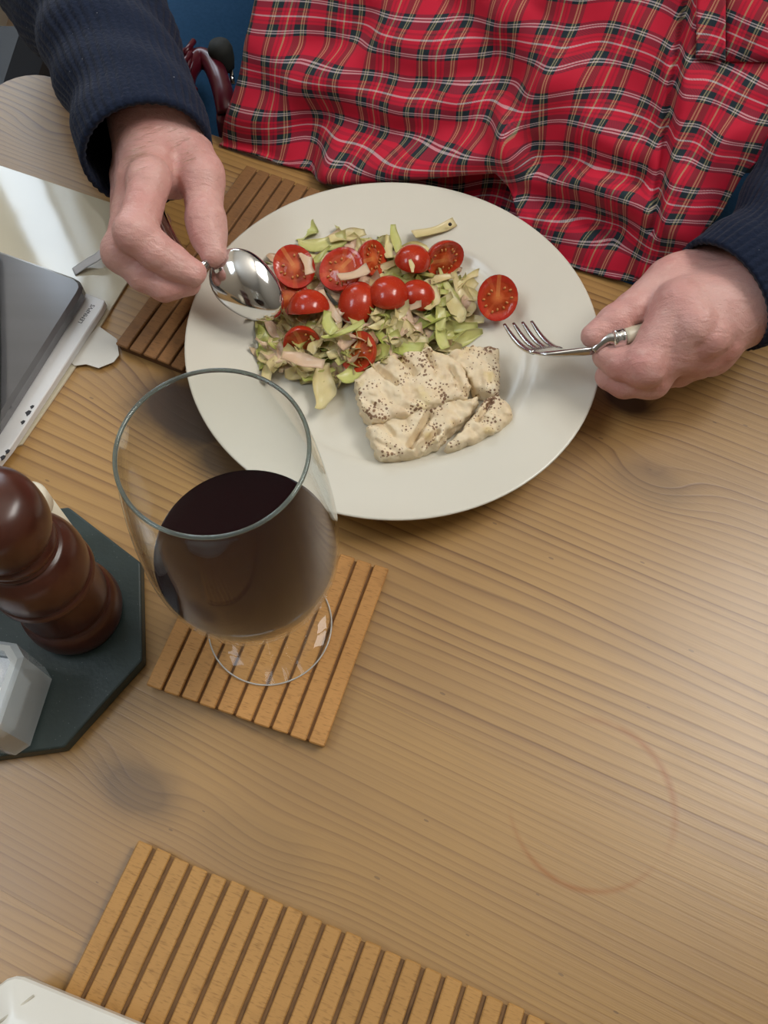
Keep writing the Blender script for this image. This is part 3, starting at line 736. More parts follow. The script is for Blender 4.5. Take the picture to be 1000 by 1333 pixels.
def fish_piece(name, pix, z0, h, label, seed, slope=(0, 0), flakes=0.0009, cuts=()):
    poly = np.array([P(x, y, z0 + h * 0.75)[:2] for x, y in pix]); c = poly.mean(0)
    lo = np.append(poly.min(0) - 0.006, z0 - 0.004); hi = np.append(poly.max(0) + 0.006, z0 + h * 1.4 + 0.006); st = 0.0009
    X = grid(lo, hi, st); rad = 0.003
    d2 = poly_sd(X[:, :, 0, :2], poly) + rad
    ll = (X[:, :, 0, :2] - c); top = z0 + h + ll @ np.array(slope)
    # layered muscle flakes: sloping steps across the top
    top = top + 0.0022 * np.abs(np.sin((ll @ np.array([0.8, 0.6])) * 230 + 1.5 * np.sin(ll[..., 1] * 120 + seed)))
    for (xa, ya, xb, yb, wd, dp) in cuts:
        a = P(xa, ya, z0 + h)[:2]; b = P(xb, yb, z0 + h)[:2]; e = b - a; w = X[:, :, 0, :2] - a; t = np.clip((w @ e) / (e @ e), 0, 1); q = np.linalg.norm(w - t[..., None] * e, axis=-1)
        top = top - dp * np.clip(1 - q / wd, 0, 1)
    dz = np.maximum(X[..., 2] - top[..., None], z0 - X[..., 2]) + rad
    d2 = np.broadcast_to(d2[..., None], dz.shape)
    Dv = np.minimum(np.maximum(d2, dz), 0) + np.hypot(np.maximum(d2, 0), np.maximum(dz, 0)) - rad
    Dv = Dv + 1.6 * flakes * vnoise(X, 330, seed) + 0.0013 * vnoise(X, 850, seed + 1) + 0.0007 * vnoise(X, 1700, seed + 2)
    Dv[..., 0] = np.maximum(Dv[..., 0], 0.001)
    V, Fq = surface_nets(Dv, lo, st); b = np.array([c[0], c[1], z0]); V[:, 2] = np.maximum(V[:, 2], z0)
    o = link_mesh(name, V, Fq, M['fish'], base=b); o.location = b; return tag(o, label, 'fish', 'flaked pieces of white fish on the plate')
fish_piece('fish_fillet_piece', [(461, 498), (470, 490), (500, 470), (530, 462), (560, 458), (585, 466), (600, 480), (612, 505), (606, 520), (570, 530), (530, 545), (484, 552), (470, 535)], PF, 0.017, 'thick upper left chunk of white fish with peppered flaky top', 3, cuts=[(490, 478, 516, 500, 0.003, 0.006), (520, 464, 540, 486, 0.003, 0.005), (556, 460, 566, 478, 0.0025, 0.005), (585, 478, 606, 512, 0.0025, 0.005)])
fish_piece('fish_fillet_piece', [(582, 466), (600, 456), (640, 453), (650, 458), (649, 480), (651, 512), (640, 518), (618, 508), (606, 486)], PF, 0.013, 'plain white square end of the fish fillet nearest the fork', 5)
fish_piece('fish_fillet_piece', [(476, 560), (500, 548), (545, 534), (590, 524), (624, 521), (612, 542), (582, 564), (570, 580), (540, 591), (497, 599), (488, 585)], PF, 0.013, 'long lower chunk of white fish with a split and brown seasoning', 8, cuts=[(534, 580, 560, 538, 0.0030, 0.009), (545, 586, 570, 562, 0.0024, 0.006), (500, 552, 512, 566, 0.002, 0.003)])
fish_piece('fish_fillet_piece', [(578, 580), (600, 566), (618, 542), (631, 522), (646, 516), (656, 522), (668, 541), (660, 553), (630, 570), (600, 582), (582, 585)], PF, 0.012, 'wedge shaped piece of peppered fish split off at the lower right', 12, cuts=[(622, 548, 640, 522, 0.0024, 0.006)])

# ------------------------------------------------------------------ wine glass and wine
GA = np.array([-0.06318, 0.15763]); GZ = 0.0082
gz = lambda z: z - GZ
wg = tag(empty('wine_glass', (GA[0], GA[1], GZ)), 'large clear stemmed wine glass half full of red wine on the coaster', 'glass')
zb, zt, tm, rm, rr_ = 0.058, 0.205, 0.47, 0.0436, 0.0359
def bowl_r(t):
    if t < tm: return rm * math.sqrt(max(0.0, 1 - ((tm - t) / tm) ** 2.3))
    return rm + (rr_ - rm) * ((t - tm) / (1 - tm)) ** 1.8
ts = np.concatenate([np.linspace(0, 1, 22)[:-1] ** 2 * 0.2, np.linspace(0.2, 1, 34)])
outer = [(max(bowl_r(t), 0.00001), zb + (zt - zb) * t - GZ) for t in ts]
inner = [(max(r - 0.0011, 0.00001), z + (0.0022 if k < 4 else 0.0009 if k < 20 else 0.0)) for k, (r, z) in enumerate(outer)]
lathe('bowl', outer + [(rr_ - 0.0003, zt + 0.0006 - GZ), (rr_ - 0.0009, zt + 0.0006 - GZ)] + inner[::-1], M['glass'], wg, 96)
rim_c = [(rr_ - 0.0006 + 0.00085 * math.cos(a), zt - GZ + 0.0004 + 0.00095 * math.sin(a)) for a in np.linspace(0, 2 * math.pi, 13)[:-1]]
lathe('rim', rim_c, M['rim_glass'], wg, 96, close=True)
lathe('stem', [(0.0045, 0.0042), (0.0036, 0.009), (0.0032, 0.02), (0.0034, 0.035), (0.0048, zb - GZ - 0.004), (0.0075, zb - GZ + 0.0003)], M['cut_glass'], wg, 24)
lathe('foot', [(0.0, 0.0), (0.0345, 0.0), (0.0352, 0.0006), (0.0345, 0.0014), (0.020, 0.0022), (0.009, 0.0034), (0.0046, 0.0042), (0.0, 0.0042)], M['glass'], wg, 96)
lathe('foot_glint_ring', [(0.0350 + 0.00045 * math.cos(a), 0.0008 + 0.00045 * math.sin(a)) for a in np.linspace(0, 2 * math.pi, 9)[:-1]], M['foot_glint'], wg, 96, close=True)  # added thin ring, painted pale as the glint around the foot
zw = 0.1150
wine_prof = [(0.00001, zb + 0.0030)] + [(bowl_r(t) - 0.0016, zb + (zt - zb) * t + 0.0012) for t in np.linspace(0.015, (zw - zb) / (zt - zb) - 0.01, 26) if bowl_r(t) > 0.0030]
wine_prof += [(bowl_r((zw - zb) / (zt - zb)) - 0.0014, zw), (bowl_r((zw - zb) / (zt - zb)) - 0.0026, zw - 0.0006), (0.00001, zw - 0.0006)]
wv = lathe('red_wine', [(r, z - GZ - zb) for r, z in wine_prof], M['wine'], None, 96); wv.location = (GA[0], GA[1], GZ + zb)
tag(wv, 'dark red wine filling half of the large glass', 'wine'); sharp(wv, 60)

# ------------------------------------------------------------------ octagonal slate with mill, shaker and pot
SC = np.array([-0.2085, 0.1520]); st_z = 0.0105
poly = [(0.0782 * math.cos(a), 0.0782 * math.sin(a)) for a in [D(13 - 22.5 + 45 * k) - D(3.5) for k in range(8)]]
sl = prism('slate_trivet', poly, 0.0002, st_z, M['slate'], bevel=0.0012); sl.location = (SC[0], SC[1], 0)
tag(sl, 'dark green octagonal slate slab holding the pepper mill', 'trivet')
MC = P(101, 797, st_z)[:2]
mill = tag(empty('pepper_mill', (MC[0], MC[1], st_z)), 'dark turned wooden pepper mill with rounded knob head on the slate', 'pepper mill')
def smoothprof(pts, n=5): return [(max(r, 0.00001), z) for r, z in catmull(pts, n)]
lathe('body', [(0.0, 0.0), (0.0235, 0.0)] + smoothprof([(0.0255, 0.0010), (0.0272, 0.008), (0.0266, 0.0180), (0.0246, 0.0226)]) + smoothprof([(0.0228, 0.0230), (0.0238, 0.0250), (0.0242, 0.032), (0.0232, 0.045), (0.0222, 0.0535)]) +
      smoothprof([(0.0246, 0.0540), (0.0264, 0.0570), (0.0256, 0.0606)], 4) + smoothprof([(0.0244, 0.0610), (0.0258, 0.065), (0.0262, 0.074), (0.0240, 0.084), (0.0200, 0.0905)]) + [(0.0, 0.091)], M['mill'], mill, 64)
lathe('head', [(0.0, 0.0913), (0.0184, 0.0913)] + smoothprof([(0.0196, 0.0930), (0.0184, 0.0950), (0.0198, 0.0972), (0.0190, 0.1000), (0.0172, 0.1028)], 4) + smoothprof([(0.0200, 0.1050), (0.0226, 0.1120), (0.0234, 0.1210), (0.0222, 0.1310), (0.0170, 0.1380), (0.0085, 0.1415)]) + [(0.0, 0.142)], M['mill'], mill, 64)
pp = P(88, 716, st_z)[:2]
pot = tag(empty('cream_cylinder', (pp[0], pp[1], st_z)), 'slim pale cream cylinder mostly hidden behind the pepper mill', 'container')
lathe('body', [(0.0, 0.0), (0.0095, 0.0), (0.0105, 0.001), (0.0105, 0.056), (0.0, 0.056)], M['cream'], pot, 40)
lathe('cap', [(0.0, 0.0562), (0.0100, 0.0562), (0.0106, 0.0572), (0.0106, 0.066), (0.0090, 0.0685), (0.0, 0.069)], M['cream'], pot, 40)
# cut glass salt shaker
b1 = P(70, 886, st_z)[:2]; b2 = P(42, 972, st_z)[:2]; dv = (b1 - b2); side = np.linalg.norm(dv); dv /= side
nrm = np.array([-dv[1], dv[0]]); 
if nrm[0] > 0: nrm = -nrm
ctr = (b1 + b2) / 2 + nrm * (side / 2 + 0.006)
sa = math.atan2(dv[1], dv[0])
sk = tag(empty('salt_shaker', (ctr[0], ctr[1], st_z), sa), 'faceted clear glass salt pot with white salt on the slate', 'salt shaker')
def octa(hw, c, z): return [(hw, -hw + c, z), (hw, hw - c, z), (hw - c, hw, z), (-hw + c, hw, z), (-hw, hw - c, z), (-hw, -hw + c, z), (-hw + c, -hw, z), (hw - c, -hw, z)]
def loft(rings):
    vs = [v for r in rings for v in r]; n = len(rings[0]); fs = [tuple(range(n))[::-1]]
    for i in range(len(rings) - 1):
        for k in range(n): fs.append((i * n + k, i * n + (k + 1) % n, (i + 1) * n + (k + 1) % n, (i + 1) * n + k))
    fs.append(tuple(range((len(rings) - 1) * n, len(rings) * n))); return vs, fs
hw = side / 2 + 0.006; ch = 0.006
rings = [octa(hw - 0.002, ch, 0.0), octa(hw, ch, 0.003), octa(hw, ch, 0.045), octa(hw - 0.002, ch, 0.047), octa(hw - 0.005, 0.005, 0.047), octa(hw - 0.0065, 0.005, 0.012), octa(hw - 0.009, 0.005, 0.010)]
fix_normals(link_mesh('glass_body', *loft(rings), M['pot_glass'], sk, smooth=False))
link_mesh('salt', *loft([octa(hw - 0.0096, 0.005, 0.0103), octa(hw - 0.0072, 0.005, 0.0125), octa(hw - 0.0060, 0.005, 0.036), octa(hw - 0.012, 0.006, 0.039)]), M['salt'], sk, smooth=False)

# ------------------------------------------------------------------ papers and devices on the left
def flat(name, pix, z0, z1, mat, label, cat, bevel=0.0003, parent=None):
    poly = np.array([P(x, y, z1)[:2] for x, y in pix]); 
    ar = sum(a[0] * b[1] - a[1] * b[0] for a, b in zip(poly, np.roll(poly, -1, 0)))
    if ar < 0: poly = poly[::-1]
    c = poly.mean(0); base = (c[0], c[1], z0)
    o = prism(name, poly, z0, z1, mat, base=base, bevel=bevel, seg=1); o.location = base
    return tag(o, label, cat) if label else o
def quad_from(px_corner, z, dirs, lens):
    """world polygon from a photo corner, two table directions and lengths"""
flat('glossy_folder', [(216, 288), (140, 262), (0, 215), (-110, 178), (-330, 420), (-150, 640), (28, 578), (100, 474), (163, 372)], 0.0002, 0.0020, M['film'], 'large glossy cream folder lying at the far left table corner', 'folder')
flat('paper_slip', [(88, 468), (128, 424), (152, 441), (155, 462), (148, 471), (128, 479), (112, 474), (97, 476)], 0.0022, 0.0028, M['paper'], 'torn cream paper slip sticking out toward the dark mat', 'paper', 0.0001)
bx = flat('card_box', [(98, 376), (137, 391), (132, 402), (14, 582), (-10, 612), (-90, 640), (-160, 560)], 0.0030, 0.0090, M['box_white'], 'flat white card box with small printed word under the grey laptop', 'box', 0.0006)
lp_ = flat('laptop', [(0, 325), (98, 360), (106, 367), (107, 374), (104, 381), (0, 545), (-60, 640), (-330, 500), (-160, 268)], 0.0092, 0.0205, M['lid'], 'closed grey metal laptop on top of the white box', 'laptop', 0.0025)
flat('black_case', [(-8, 318), (-5, 440), (-6, 552), (-70, 590), (-250, 470), (-130, 290)], 0.0207, 0.030, M['black'], 'black flat case at the left frame edge on the laptop', 'case', 0.001)
sp = [P(96, 354, 0.0024), P(112, 343, 0.006), P(130, 332, 0.010), P(150, 312, 0.010), P(168, 296, 0.004)]
pth = catmull(sp, 6); tv, tf = tube_data(pth, [0.0038] * len(pth), 8, flat=0.12)
so = link_mesh('pale_strap', tv, tf, M['strap'], base=sp[0]); so.location = sp[0]; tag(so, 'narrow pale grey strap lying across the glossy folder', 'strap')
# printed word on the card box
fc = bpy.data.curves.new('word', 'FONT'); fc.body = 'LEMNPVS'; fc.size = 0.0042; fc.extrude = 0.00005; fc.align_x = 'CENTER'
fo = bpy.data.objects.new('printed_word', fc); col.objects.link(fo)
dg = bpy.context.evaluated_depsgraph_get(); tm_ = bpy.data.meshes.new_from_object(fo.evaluated_get(dg)); bpy.data.objects.remove(fo, do_unlink=True)
w0 = P(106, 417, 0.0091); w1 = P(119, 400, 0.0091); wc = (w0 + w1) / 2; wa = math.atan2(w1[1] - w0[1], w1[0] - w0[0])
tm_.transform(Matrix.Translation(Vector(wc) - bx.location) @ Matrix.Rotation(wa, 4, 'Z') @ Matrix.Translation((0, -0.0015, 0)))
tm_.materials.clear(); tm_.materials.append(M['ink']); word = bpy.data.objects.new('printed_word', tm_); col.objects.link(word); word.parent = bx; word['label'] = 'small dark printed word'
# torn dark nicks on the edge of the box
for (x, y, r) in ((42, 530, 0.0011), (37, 538, 0.0016), (30, 550, 0.0012), (10, 588, 0.0012), (4, 596, 0.0014)):
    c = P(x, y, 0.0091); q = [(c[0] + r * math.cos(a) * (1.6 if k % 2 else 0.8), c[1] + r * math.sin(a) * (1.5 if k % 3 else 0.7)) for k, a in enumerate(np.linspace(0, 6.28, 8)[:-1])]
    prism('torn_nick', q, 0.0088, 0.00915, M['ink'], bx, base=bx.location)

# near left corner: glazed tray
tp = [P(-6, 1262, 0.03)[:2], P(60, 1276, 0.03)[:2], P(202, 1334, 0.03)[:2]]
ed = tp[2] - tp[1]; ed /= np.linalg.norm(ed); en = np.array([ed[1], -ed[0]])
en = en if en[1] < 0 else -en
c0 = P(6, 1262, 0.030)[:2]
tang = math.atan2(ed[1], ed[0])
tr = tag(empty('serving_tray', (c0[0], c0[1], 0.0086), tang), 'glossy cream white lidded box at the near left corner', 'box')
def rrect(x0, x1, y0, y1, r, z, n=5):
    out = []
    for (cx, cy, a0) in ((x1 - r, y1 - r, 0), (x0 + r, y1 - r, 90), (x0 + r, y0 + r, 180), (x1 - r, y0 + r, 270)):
        for k in range(n): a = math.radians(a0 + 90 * k / (n - 1)); out.append((cx + r * math.cos(a), cy + r * math.sin(a), z))
    return out
W_, H_ = 0.20, 0.13
fix_normals(link_mesh('body', *loft([rrect(0.003, W_ - 0.003, -H_, -0.003, 0.008, 0.0003), rrect(0.0025, W_ - 0.0025, -H_, -0.0025, 0.008, 0.0140)]), M['tray'], tr))
lid = fix_normals(link_mesh('lid', *loft([rrect(0, W_, -H_ - 0.003, 0, 0.010, 0.0142), rrect(0, W_, -H_ - 0.003, 0, 0.010, 0.0205), rrect(0.001, W_ - 0.001, -H_ - 0.002, -0.001, 0.009, 0.0220), rrect(0.012, W_ - 0.012, -H_ + 0.01, -0.012, 0.004, 0.0255), rrect(0.014, W_ - 0.014, -H_ + 0.012, -0.014, 0.003, 0.0258)]), M['tray'], tr)); sharp(lid, 30)
sa_, sb_ = P(44, 1296, 0.0322), P(-14, 1341, 0.0344)
inv = Matrix.Rotation(-tang, 3, 'Z')
q_ = [inv @ (Vector(p) - tr.location) for p in (sa_, (sa_ + sb_) / 2, sb_)]
tv, tf = tube_data(np.array([tuple(p) for p in q_]), [0.0006] * 3, 8); link_mesh('seam', tv, tf, M['seam'], tr)
for o in tr.children:
    if o.name.startswith('body'): sharp(o, 30)

# ------------------------------------------------------------------ cutlery
def spoon():
    a = P(279, 336, 0.064); b = P(365, 411, 0.040); c = (a + b) / 2
    ax = (b - a); Ls = np.linalg.norm(ax); ax /= Ls
    view = np.array([0, 0, CAMH]) - c; view /= np.linalg.norm(view)
    n = view - ax * (view @ ax); n /= np.linalg.norm(n)
    n = n + 0.25 * np.cross(ax, n); n /= np.linalg.norm(n)           # slight roll
    sd = np.cross(n, ax)
    t = tag(empty('spoon', c), 'shiny steel spoon held upside down over the salad in the hand at left', 'spoon')
    nl, nw = 28, 24; top = []; Wd = 0.0188; dep = 0.0095
    for i in range(nl + 1):
        s = -1 + 2 * i / nl
        w = Wd * max(0.0, 1 - abs(s) ** 2.2) ** 0.55 * (1 - 0.16 * s)
        for j in range(nw + 1):
            q = -1 + 2 * j / nw
            h = dep * max(0.0, (1 - abs(s) ** 2.2)) ** 0.8 * max(0, (1 - q * q)) ** 0.9
            top.append(c + ax * (s * Ls / 2) + sd * (q * w) + n * h)
    top = np.array(top); th = 0.0011; V = np.concatenate([top, top - n * th]); N0 = len(top); k = nw + 1; fs = []
    for i in range(nl):
        for j in range(nw):
            q = (i * k + j, i * k + j + 1, (i + 1) * k + j + 1, (i + 1) * k + j); fs.append(q); fs.append(tuple(N0 + x for x in q[::-1]))
    for i in range(nl):
        for j in (0, nw):
            q = (i * k + j, (i + 1) * k + j, N0 + (i + 1) * k + j, N0 + i * k + j); fs.append(q)
    o = link_mesh('bowl', V, fs, M['steel'], t, base=c)
    bm = bmesh.new(); bm.from_mesh(o.data); bmesh.ops.remove_doubles(bm, verts=bm.verts, dist=1e-6); bmesh.ops.recalc_face_normals(bm, faces=bm.faces); bm.to_mesh(o.data); bm.free(); o.data.shade_smooth()
    hp = catmull([c - ax * (Ls / 2 - 0.004) + n * 0.0008, P(270, 343, 0.0655), P(258, 349, 0.066), P(238, 331, 0.066), P(215, 290, 0.062), P(196, 240, 0.055)], 8)
    m = len(hp); rad = [0.0036 + 0.0016 * min(1, i / 12) + 0.001 * (i / m) for i in range(m)]
    tv, tf = tube_data(hp, rad, 14, flat=0.55, up=tuple(ax)); h = link_mesh('handle', tv, tf, M['steel'], t, base=c); fix_normals(h)
spoon()
def fork():
    tl = P(655, 419.5, 0.045); trr = P(695, 416.5, 0.039); root = P(727, 459, 0.058); c = root
    t = tag(empty('fork', c), 'steel four-tined fork held level over the plate rim in the hand at right', 'fork')
    w = (trr - tl); m = (tl + trr) / 2; ax = m - root; ln = np.linalg.norm(ax); ax /= ln; w = w - ax * (w @ ax); wl = np.linalg.norm(w); w /= wl; wl = 0.021
    n = np.cross(ax, w); 
    if n[2] < 0: n = -n
    def S(s, q): return root + ax * (s * ln) + w * (q * wl / 2) - n * (0.006 * math.sin(math.pi * min(1, max(0, s * 0.92 + 0.02)))) 
    # four tines
    for k in range(4):
        q0 = -1 + 2 * k / 3
        pth = np.array([S(s, q0 * (0.90 + 0.10 * s)) for s in np.linspace(0.24, 1.0, 14)])
        rad = [0.0025 - 0.0013 * (i / 13) ** 2 for i in range(14)]
        tv, tf = tube_data(pth, rad, 10, flat=0.6, up=tuple(n)); fix_normals(link_mesh('tine', tv, tf, M['steel_soft'], t, base=c))
    # root plate from the tines into the neck
    secs = [(0.36, 1.12, 0.0015), (0.22, 1.14, 0.0018), (0.10, 1.10, 0.0019), (0.0, 1.04, 0.0022), (-0.10, 0.92, 0.0025), (-0.20, 0.70, 0.0027), (-0.30, 0.44, 0.0028), (-0.42, 0.24, 0.0025)]
    nk = P(772, 456, 0.060); vs = []; K = 12
    for s, hwq, th in secs:
        cc = S(s, 0) if s >= 0 else root + (nk - root) * (-s / 0.42) - n * 0.0006
        for a in range(K): an = 2 * math.pi * a / K; vs.append(cc + w * math.cos(an) * hwq * wl / 2 + n * math.sin(an) * th)
    fs = [(i * K + a, i * K + (a + 1) % K, (i + 1) * K + (a + 1) % K, (i + 1) * K + a) for i in range(len(secs) - 1) for a in range(K)] + [tuple(range(K)), tuple(range((len(secs) - 1) * K, len(secs) * K))]
    fix_normals(link_mesh('root', vs, fs, M['steel_soft'], t, base=c))
    np_ = catmull([nk, P(781, 447, 0.063), P(792, 440, 0.0655), P(802, 440, 0.0655)], 6)
    tv, tf = tube_data(np_, np.linspace(0.0026, 0.0044, len(np_)), 14); fix_normals(link_mesh('neck', tv, tf, M['steel_soft'], t, base=c))
    fp = catmull([P(797, 441, 0.0655), P(804, 440, 0.0655), P(811, 438.5, 0.0655)], 4); tv, tf = tube_data(fp, [0.0052, 0.0058, 0.0060, 0.0060, 0.0060, 0.0060, 0.0062, 0.0064, 0.0060], 18); fix_normals(link_mesh('collar', tv, tf, M['steel'], t, base=c))
    hp = catmull([P(811, 438.5, 0.0655), P(840, 432, 0.064), P(880, 420, 0.058), P(925, 405, 0.050)], 6); tv, tf = tube_data(hp, [0.0054] * len(hp), 16); fix_normals(link_mesh('handle', tv, tf, M['bone'], t, base=c))
fork()

# ------------------------------------------------------------------ the person
person = tag(empty('person', (0.16, 0.72, FZ)), 'seated person in navy ribbed jumper and red tartan apron holding spoon and fork', 'person')
PB = np.array(person.location)
def hand_mesh(fingers, palm, blobs, arm, h=0.0013, kf=0.003, kp=0.009):
    pts = np.array([p for ch in fingers for p, r in ch] + [p for ch in palm for p, r in ch] + [p for p, r in arm])
    lo = pts.min(0) - 0.026; hi = pts.max(0) + 0.026
    X = grid(lo, hi, h).astype(np.float32); D_ = None
    def chain(ch, k):
        d = None
        for (a, ra), (b, rb) in zip(ch[:-1], ch[1:]):
            q = sd_cone(X, np.float32(a), np.float32(b), np.float32(ra), np.float32(rb)); d = q if d is None else smin(d, q, k)
        return d
    pd = None
    for ch in palm + [arm]:
        q = chain(ch, 0.004); pd = q if pd is None else smin(pd, q, kp)
    for p, r in blobs:
        pd = smin(pd, np.linalg.norm(X - np.float32(p), axis=-1) - np.float32(r), 0.006)
    fd = None
    for ch in fingers:
        q = chain(ch, kf)
        q = smin(pd, q, 0.0055); fd = q if fd is None else smin(fd, q, 0.0009)
    fd = fd + 0.0004 * vnoise(X, 260, 4) + 0.00025 * vnoise(X, 700, 9)
    return surface_nets(fd.astype(float), lo, h)
# right hand (left in the picture): thumb and index pinch the spoon
RW = P(203, 162, 0.085)
r_index = [(P(196, 232, 0.094), 0.0118), (P(178, 303, 0.088), 0.0122), (P(203, 327, 0.080), 0.0110), (P(224, 341, 0.073), 0.0104), (P(252, 355, 0.068), 0.0080)]
r_mid = [(P(176, 238, 0.082), 0.0118), (P(160, 330, 0.070), 0.0112), (P(188, 358, 0.062), 0.0102), (P(214, 372, 0.058), 0.0094), (P(246, 369, 0.058), 0.0076)]
r_ring = [(P(168, 232, 0.066), 0.0115), (P(164, 320, 0.044), 0.0106), (P(196, 348, 0.038), 0.0098), (P(218, 352, 0.040), 0.0084)]
r_pinky = [(P(166, 218, 0.052), 0.0105), (P(172, 290, 0.030), 0.0096), (P(196, 304, 0.024), 0.0088), (P(208, 288, 0.028), 0.0078)]
r_thumb = [(P(236, 185, 0.080), 0.0150), (P(263, 228, 0.080), 0.0136), (P(267, 286, 0.074), 0.0114), (P(271, 306, 0.071), 0.0114), (P(278, 330, 0.068), 0.0084)]
r_palm = [[(RW, 0.025), (P(196, 225, 0.086), 0.0150)], [(RW, 0.024), (P(182, 232, 0.078), 0.0150)], [(RW, 0.023), (P(174, 228, 0.066), 0.0140)], [(RW, 0.022), (P(172, 218, 0.054), 0.0125)], [(RW, 0.024), (P(238, 190, 0.080), 0.0165), (P(256, 220, 0.078), 0.0135)]]
r_blobs = [(P(192, 236, 0.094), 0.0125), (P(174, 302, 0.089), 0.0112), (P(158, 328, 0.071), 0.0116), (P(264, 232, 0.082), 0.0128), (P(269, 287, 0.0745), 0.0112), (P(226, 232, 0.076), 0.0125)]
RE = P(82, -115, 0.085)
ra_dir = RE - RW
r_arm = [(RW, 0.0255), (RW + ra_dir * 0.22 + np.array([-0.004, 0, -0.002]), 0.0245)]
V1, F1 = hand_mesh([r_index, r_mid, r_ring, r_pinky, r_thumb], r_palm, r_blobs, r_arm)
# left hand (right in the picture): fist around the fork handle
LW = P(968, 388, 0.066)
l_index = [(P(882, 398, 0.080), 0.0125), (P(838, 474, 0.062), 0.0112), (P(808, 472, 0.055), 0.0100), (P(790, 463, 0.054), 0.0088)]
l_mid = [(P(902, 424, 0.080), 0.0125), (P(846, 492, 0.046), 0.0110), (P(814, 497, 0.040), 0.0098), (P(794, 490, 0.040), 0.0090)]
l_ring = [(P(922, 438, 0.074), 0.0120), (P(884, 480, 0.036), 0.0105), (P(846, 492, 0.026), 0.0092), (P(826, 480, 0.030), 0.0084)]
l_pinky = [(P(940, 446, 0.062), 0.0112), (P(912, 472, 0.032), 0.0098), (P(884, 486, 0.020), 0.0086), (P(866, 476, 0.022), 0.0080)]
l_thumb = [(P(920, 355, 0.066), 0.0160), (P(868, 366, 0.070), 0.0130), (P(822, 402, 0.068), 0.0098), (P(800, 418, 0.066), 0.0096), (P(772, 437, 0.064), 0.0072)]
l_palm = [[(LW, 0.024), (P(886, 398, 0.076), 0.0160)], [(LW, 0.024), (P(905, 420, 0.074), 0.0160)], [(LW, 0.023), (P(922, 436, 0.066), 0.0150)], [(LW, 0.022), (P(936, 442, 0.056), 0.0140)], [(LW, 0.023), (P(915, 358, 0.064), 0.0170), (P(884, 362, 0.068), 0.0150)], [(P(860, 440, 0.068), 0.0115), (P(884, 458, 0.060), 0.0125), (P(908, 462, 0.054), 0.0125), (P(926, 464, 0.048), 0.012)]]
l_blobs = [(P(840, 478, 0.061), 0.0120), (P(848, 494, 0.046), 0.0116), (P(888, 400, 0.081), 0.0125)]
LE = P(1230, 60, 0.085)
la_dir = LE - LW
l_arm = [(LW, 0.0245), (P(1020, 335, 0.070), 0.0240)]
V2, F2 = hand_mesh([l_index, l_mid, l_ring, l_pinky, l_thumb], l_palm, l_blobs, l_arm)
# torso, shoulders and arms continue under the clothes
RS = np.array([-0.035, 0.86, 0.40]); LS = np.array([0.40, 0.68, 0.40]); CH = (RS + LS) / 2
lo = np.array([-0.45, 0.30, -0.36]); hi = np.array([0.75, 1.15, 0.82]); X = grid(lo, hi, 0.010)
def body_sdf(X, g=0.0):
    d = sd_cone(X, RW + ra_dir * 0.2, RE, 0.022, 0.034); d = smin(d, sd_cone(X, RE, RS, 0.042, 0.052), 0.02)
    e = sd_cone(X, P(1040, 300, 0.074), LE, 0.020, 0.034); e = smin(e, sd_cone(X, LE, LS, 0.042, 0.052), 0.02)
    c = CH + np.array([0.03, 0.06, -0.02]); sv = (LS - RS) / np.linalg.norm(LS - RS)
    pelvis = np.array([0.20, 0.83, -0.20])
    t = smin(sd_cone(X, c - sv * 0.10, pelvis - sv * 0.09, 0.105, 0.11), sd_cone(X, c + sv * 0.10, pelvis + sv * 0.09, 0.105, 0.11), 0.05)
    t = smin(t, sd_cone(X, RS, LS, 0.055, 0.055), 0.05)
    return c, pelvis, sv, smin(smin(t, d, 0.03), e, 0.03)
c_, pelvis, sv, bd = body_sdf(X)
neck = c_ + np.array([0, -0.01, 0.12]); headc = neck + np.array([-0.03, -0.06, 0.13])
bd = smin(bd, sd_cone(X, c_ + np.array([0, 0, 0.05]), neck + np.array([-0.01, -0.02, 0.05]), 0.06, 0.055), 0.03)
bd = smin(bd, sd_cone(X, headc + np.array([-0.01, -0.02, -0.05]), headc + np.array([0, 0.01, 0.03]), 0.062, 0.082), 0.03)
bd = smin(bd, sd_cone(X, headc + np.array([-0.035, -0.085, 0.0]), headc + np.array([-0.043, -0.098, -0.022]), 0.009, 0.013), 0.012)
V3, F3 = surface_nets(bd, lo, 0.010)
Vb, Fb = join_data([(V1, F1), (V2, F2), (V3, F3)])
body = link_mesh('body', Vb, Fb, M['skin'], person, base=PB)

# jumper: torso shell and two ribbed sleeves in one knitted piece
def sleeve(wr, el, sh, ctrl, cuff_r, mid_r, seg=300, nrib=44):
    pth = catmull(ctrl, 14); L = np.concatenate([[0], np.cumsum(np.linalg.norm(np.diff(pth, axis=0), axis=1))])
    rad = np.interp(L / L[-1], [0, 0.03, 0.12, 0.30, 0.45, 0.75, 1], [cuff_r, cuff_r * 1.04, cuff_r * 1.03, mid_r, mid_r * 1.08, mid_r * 1.12, mid_r * 1.15])
    def rf(i, l, a, r):
        rib = 0.0011 * (abs(math.sin(a * nrib / 2 + 2.2 * l)) - 0.5)
        fold = 0.0030 * math.sin(l * 62 + 1.4 * math.sin(a + 0.6)) * math.sin(a * 1.0 + 0.8) * min(1, l / 0.05) + 0.0016 * math.sin(l * 140 + 3 * a) * min(1, l / 0.05)
        return r + rib + fold
    v1, f1 = tube_data(pth, rad, seg, caps=False, rfun=rf)
    inn = pth[:7]; v2, f2 = tube_data(inn, rad[:7] - 0.0035, seg, caps=False, rfun=lambda i, l, a, r: r + 0.0008 * abs(math.sin(a * nrib / 2)))
    f2 = [f[::-1] for f in f2]
    V, Fc = join_data([(v1, f1), (v2, f2)]); n1 = len(v1)
    for k in range(seg): Fc.append((k, n1 + k, n1 + (k + 1) % seg, (k + 1) % seg))
    return V, Fc
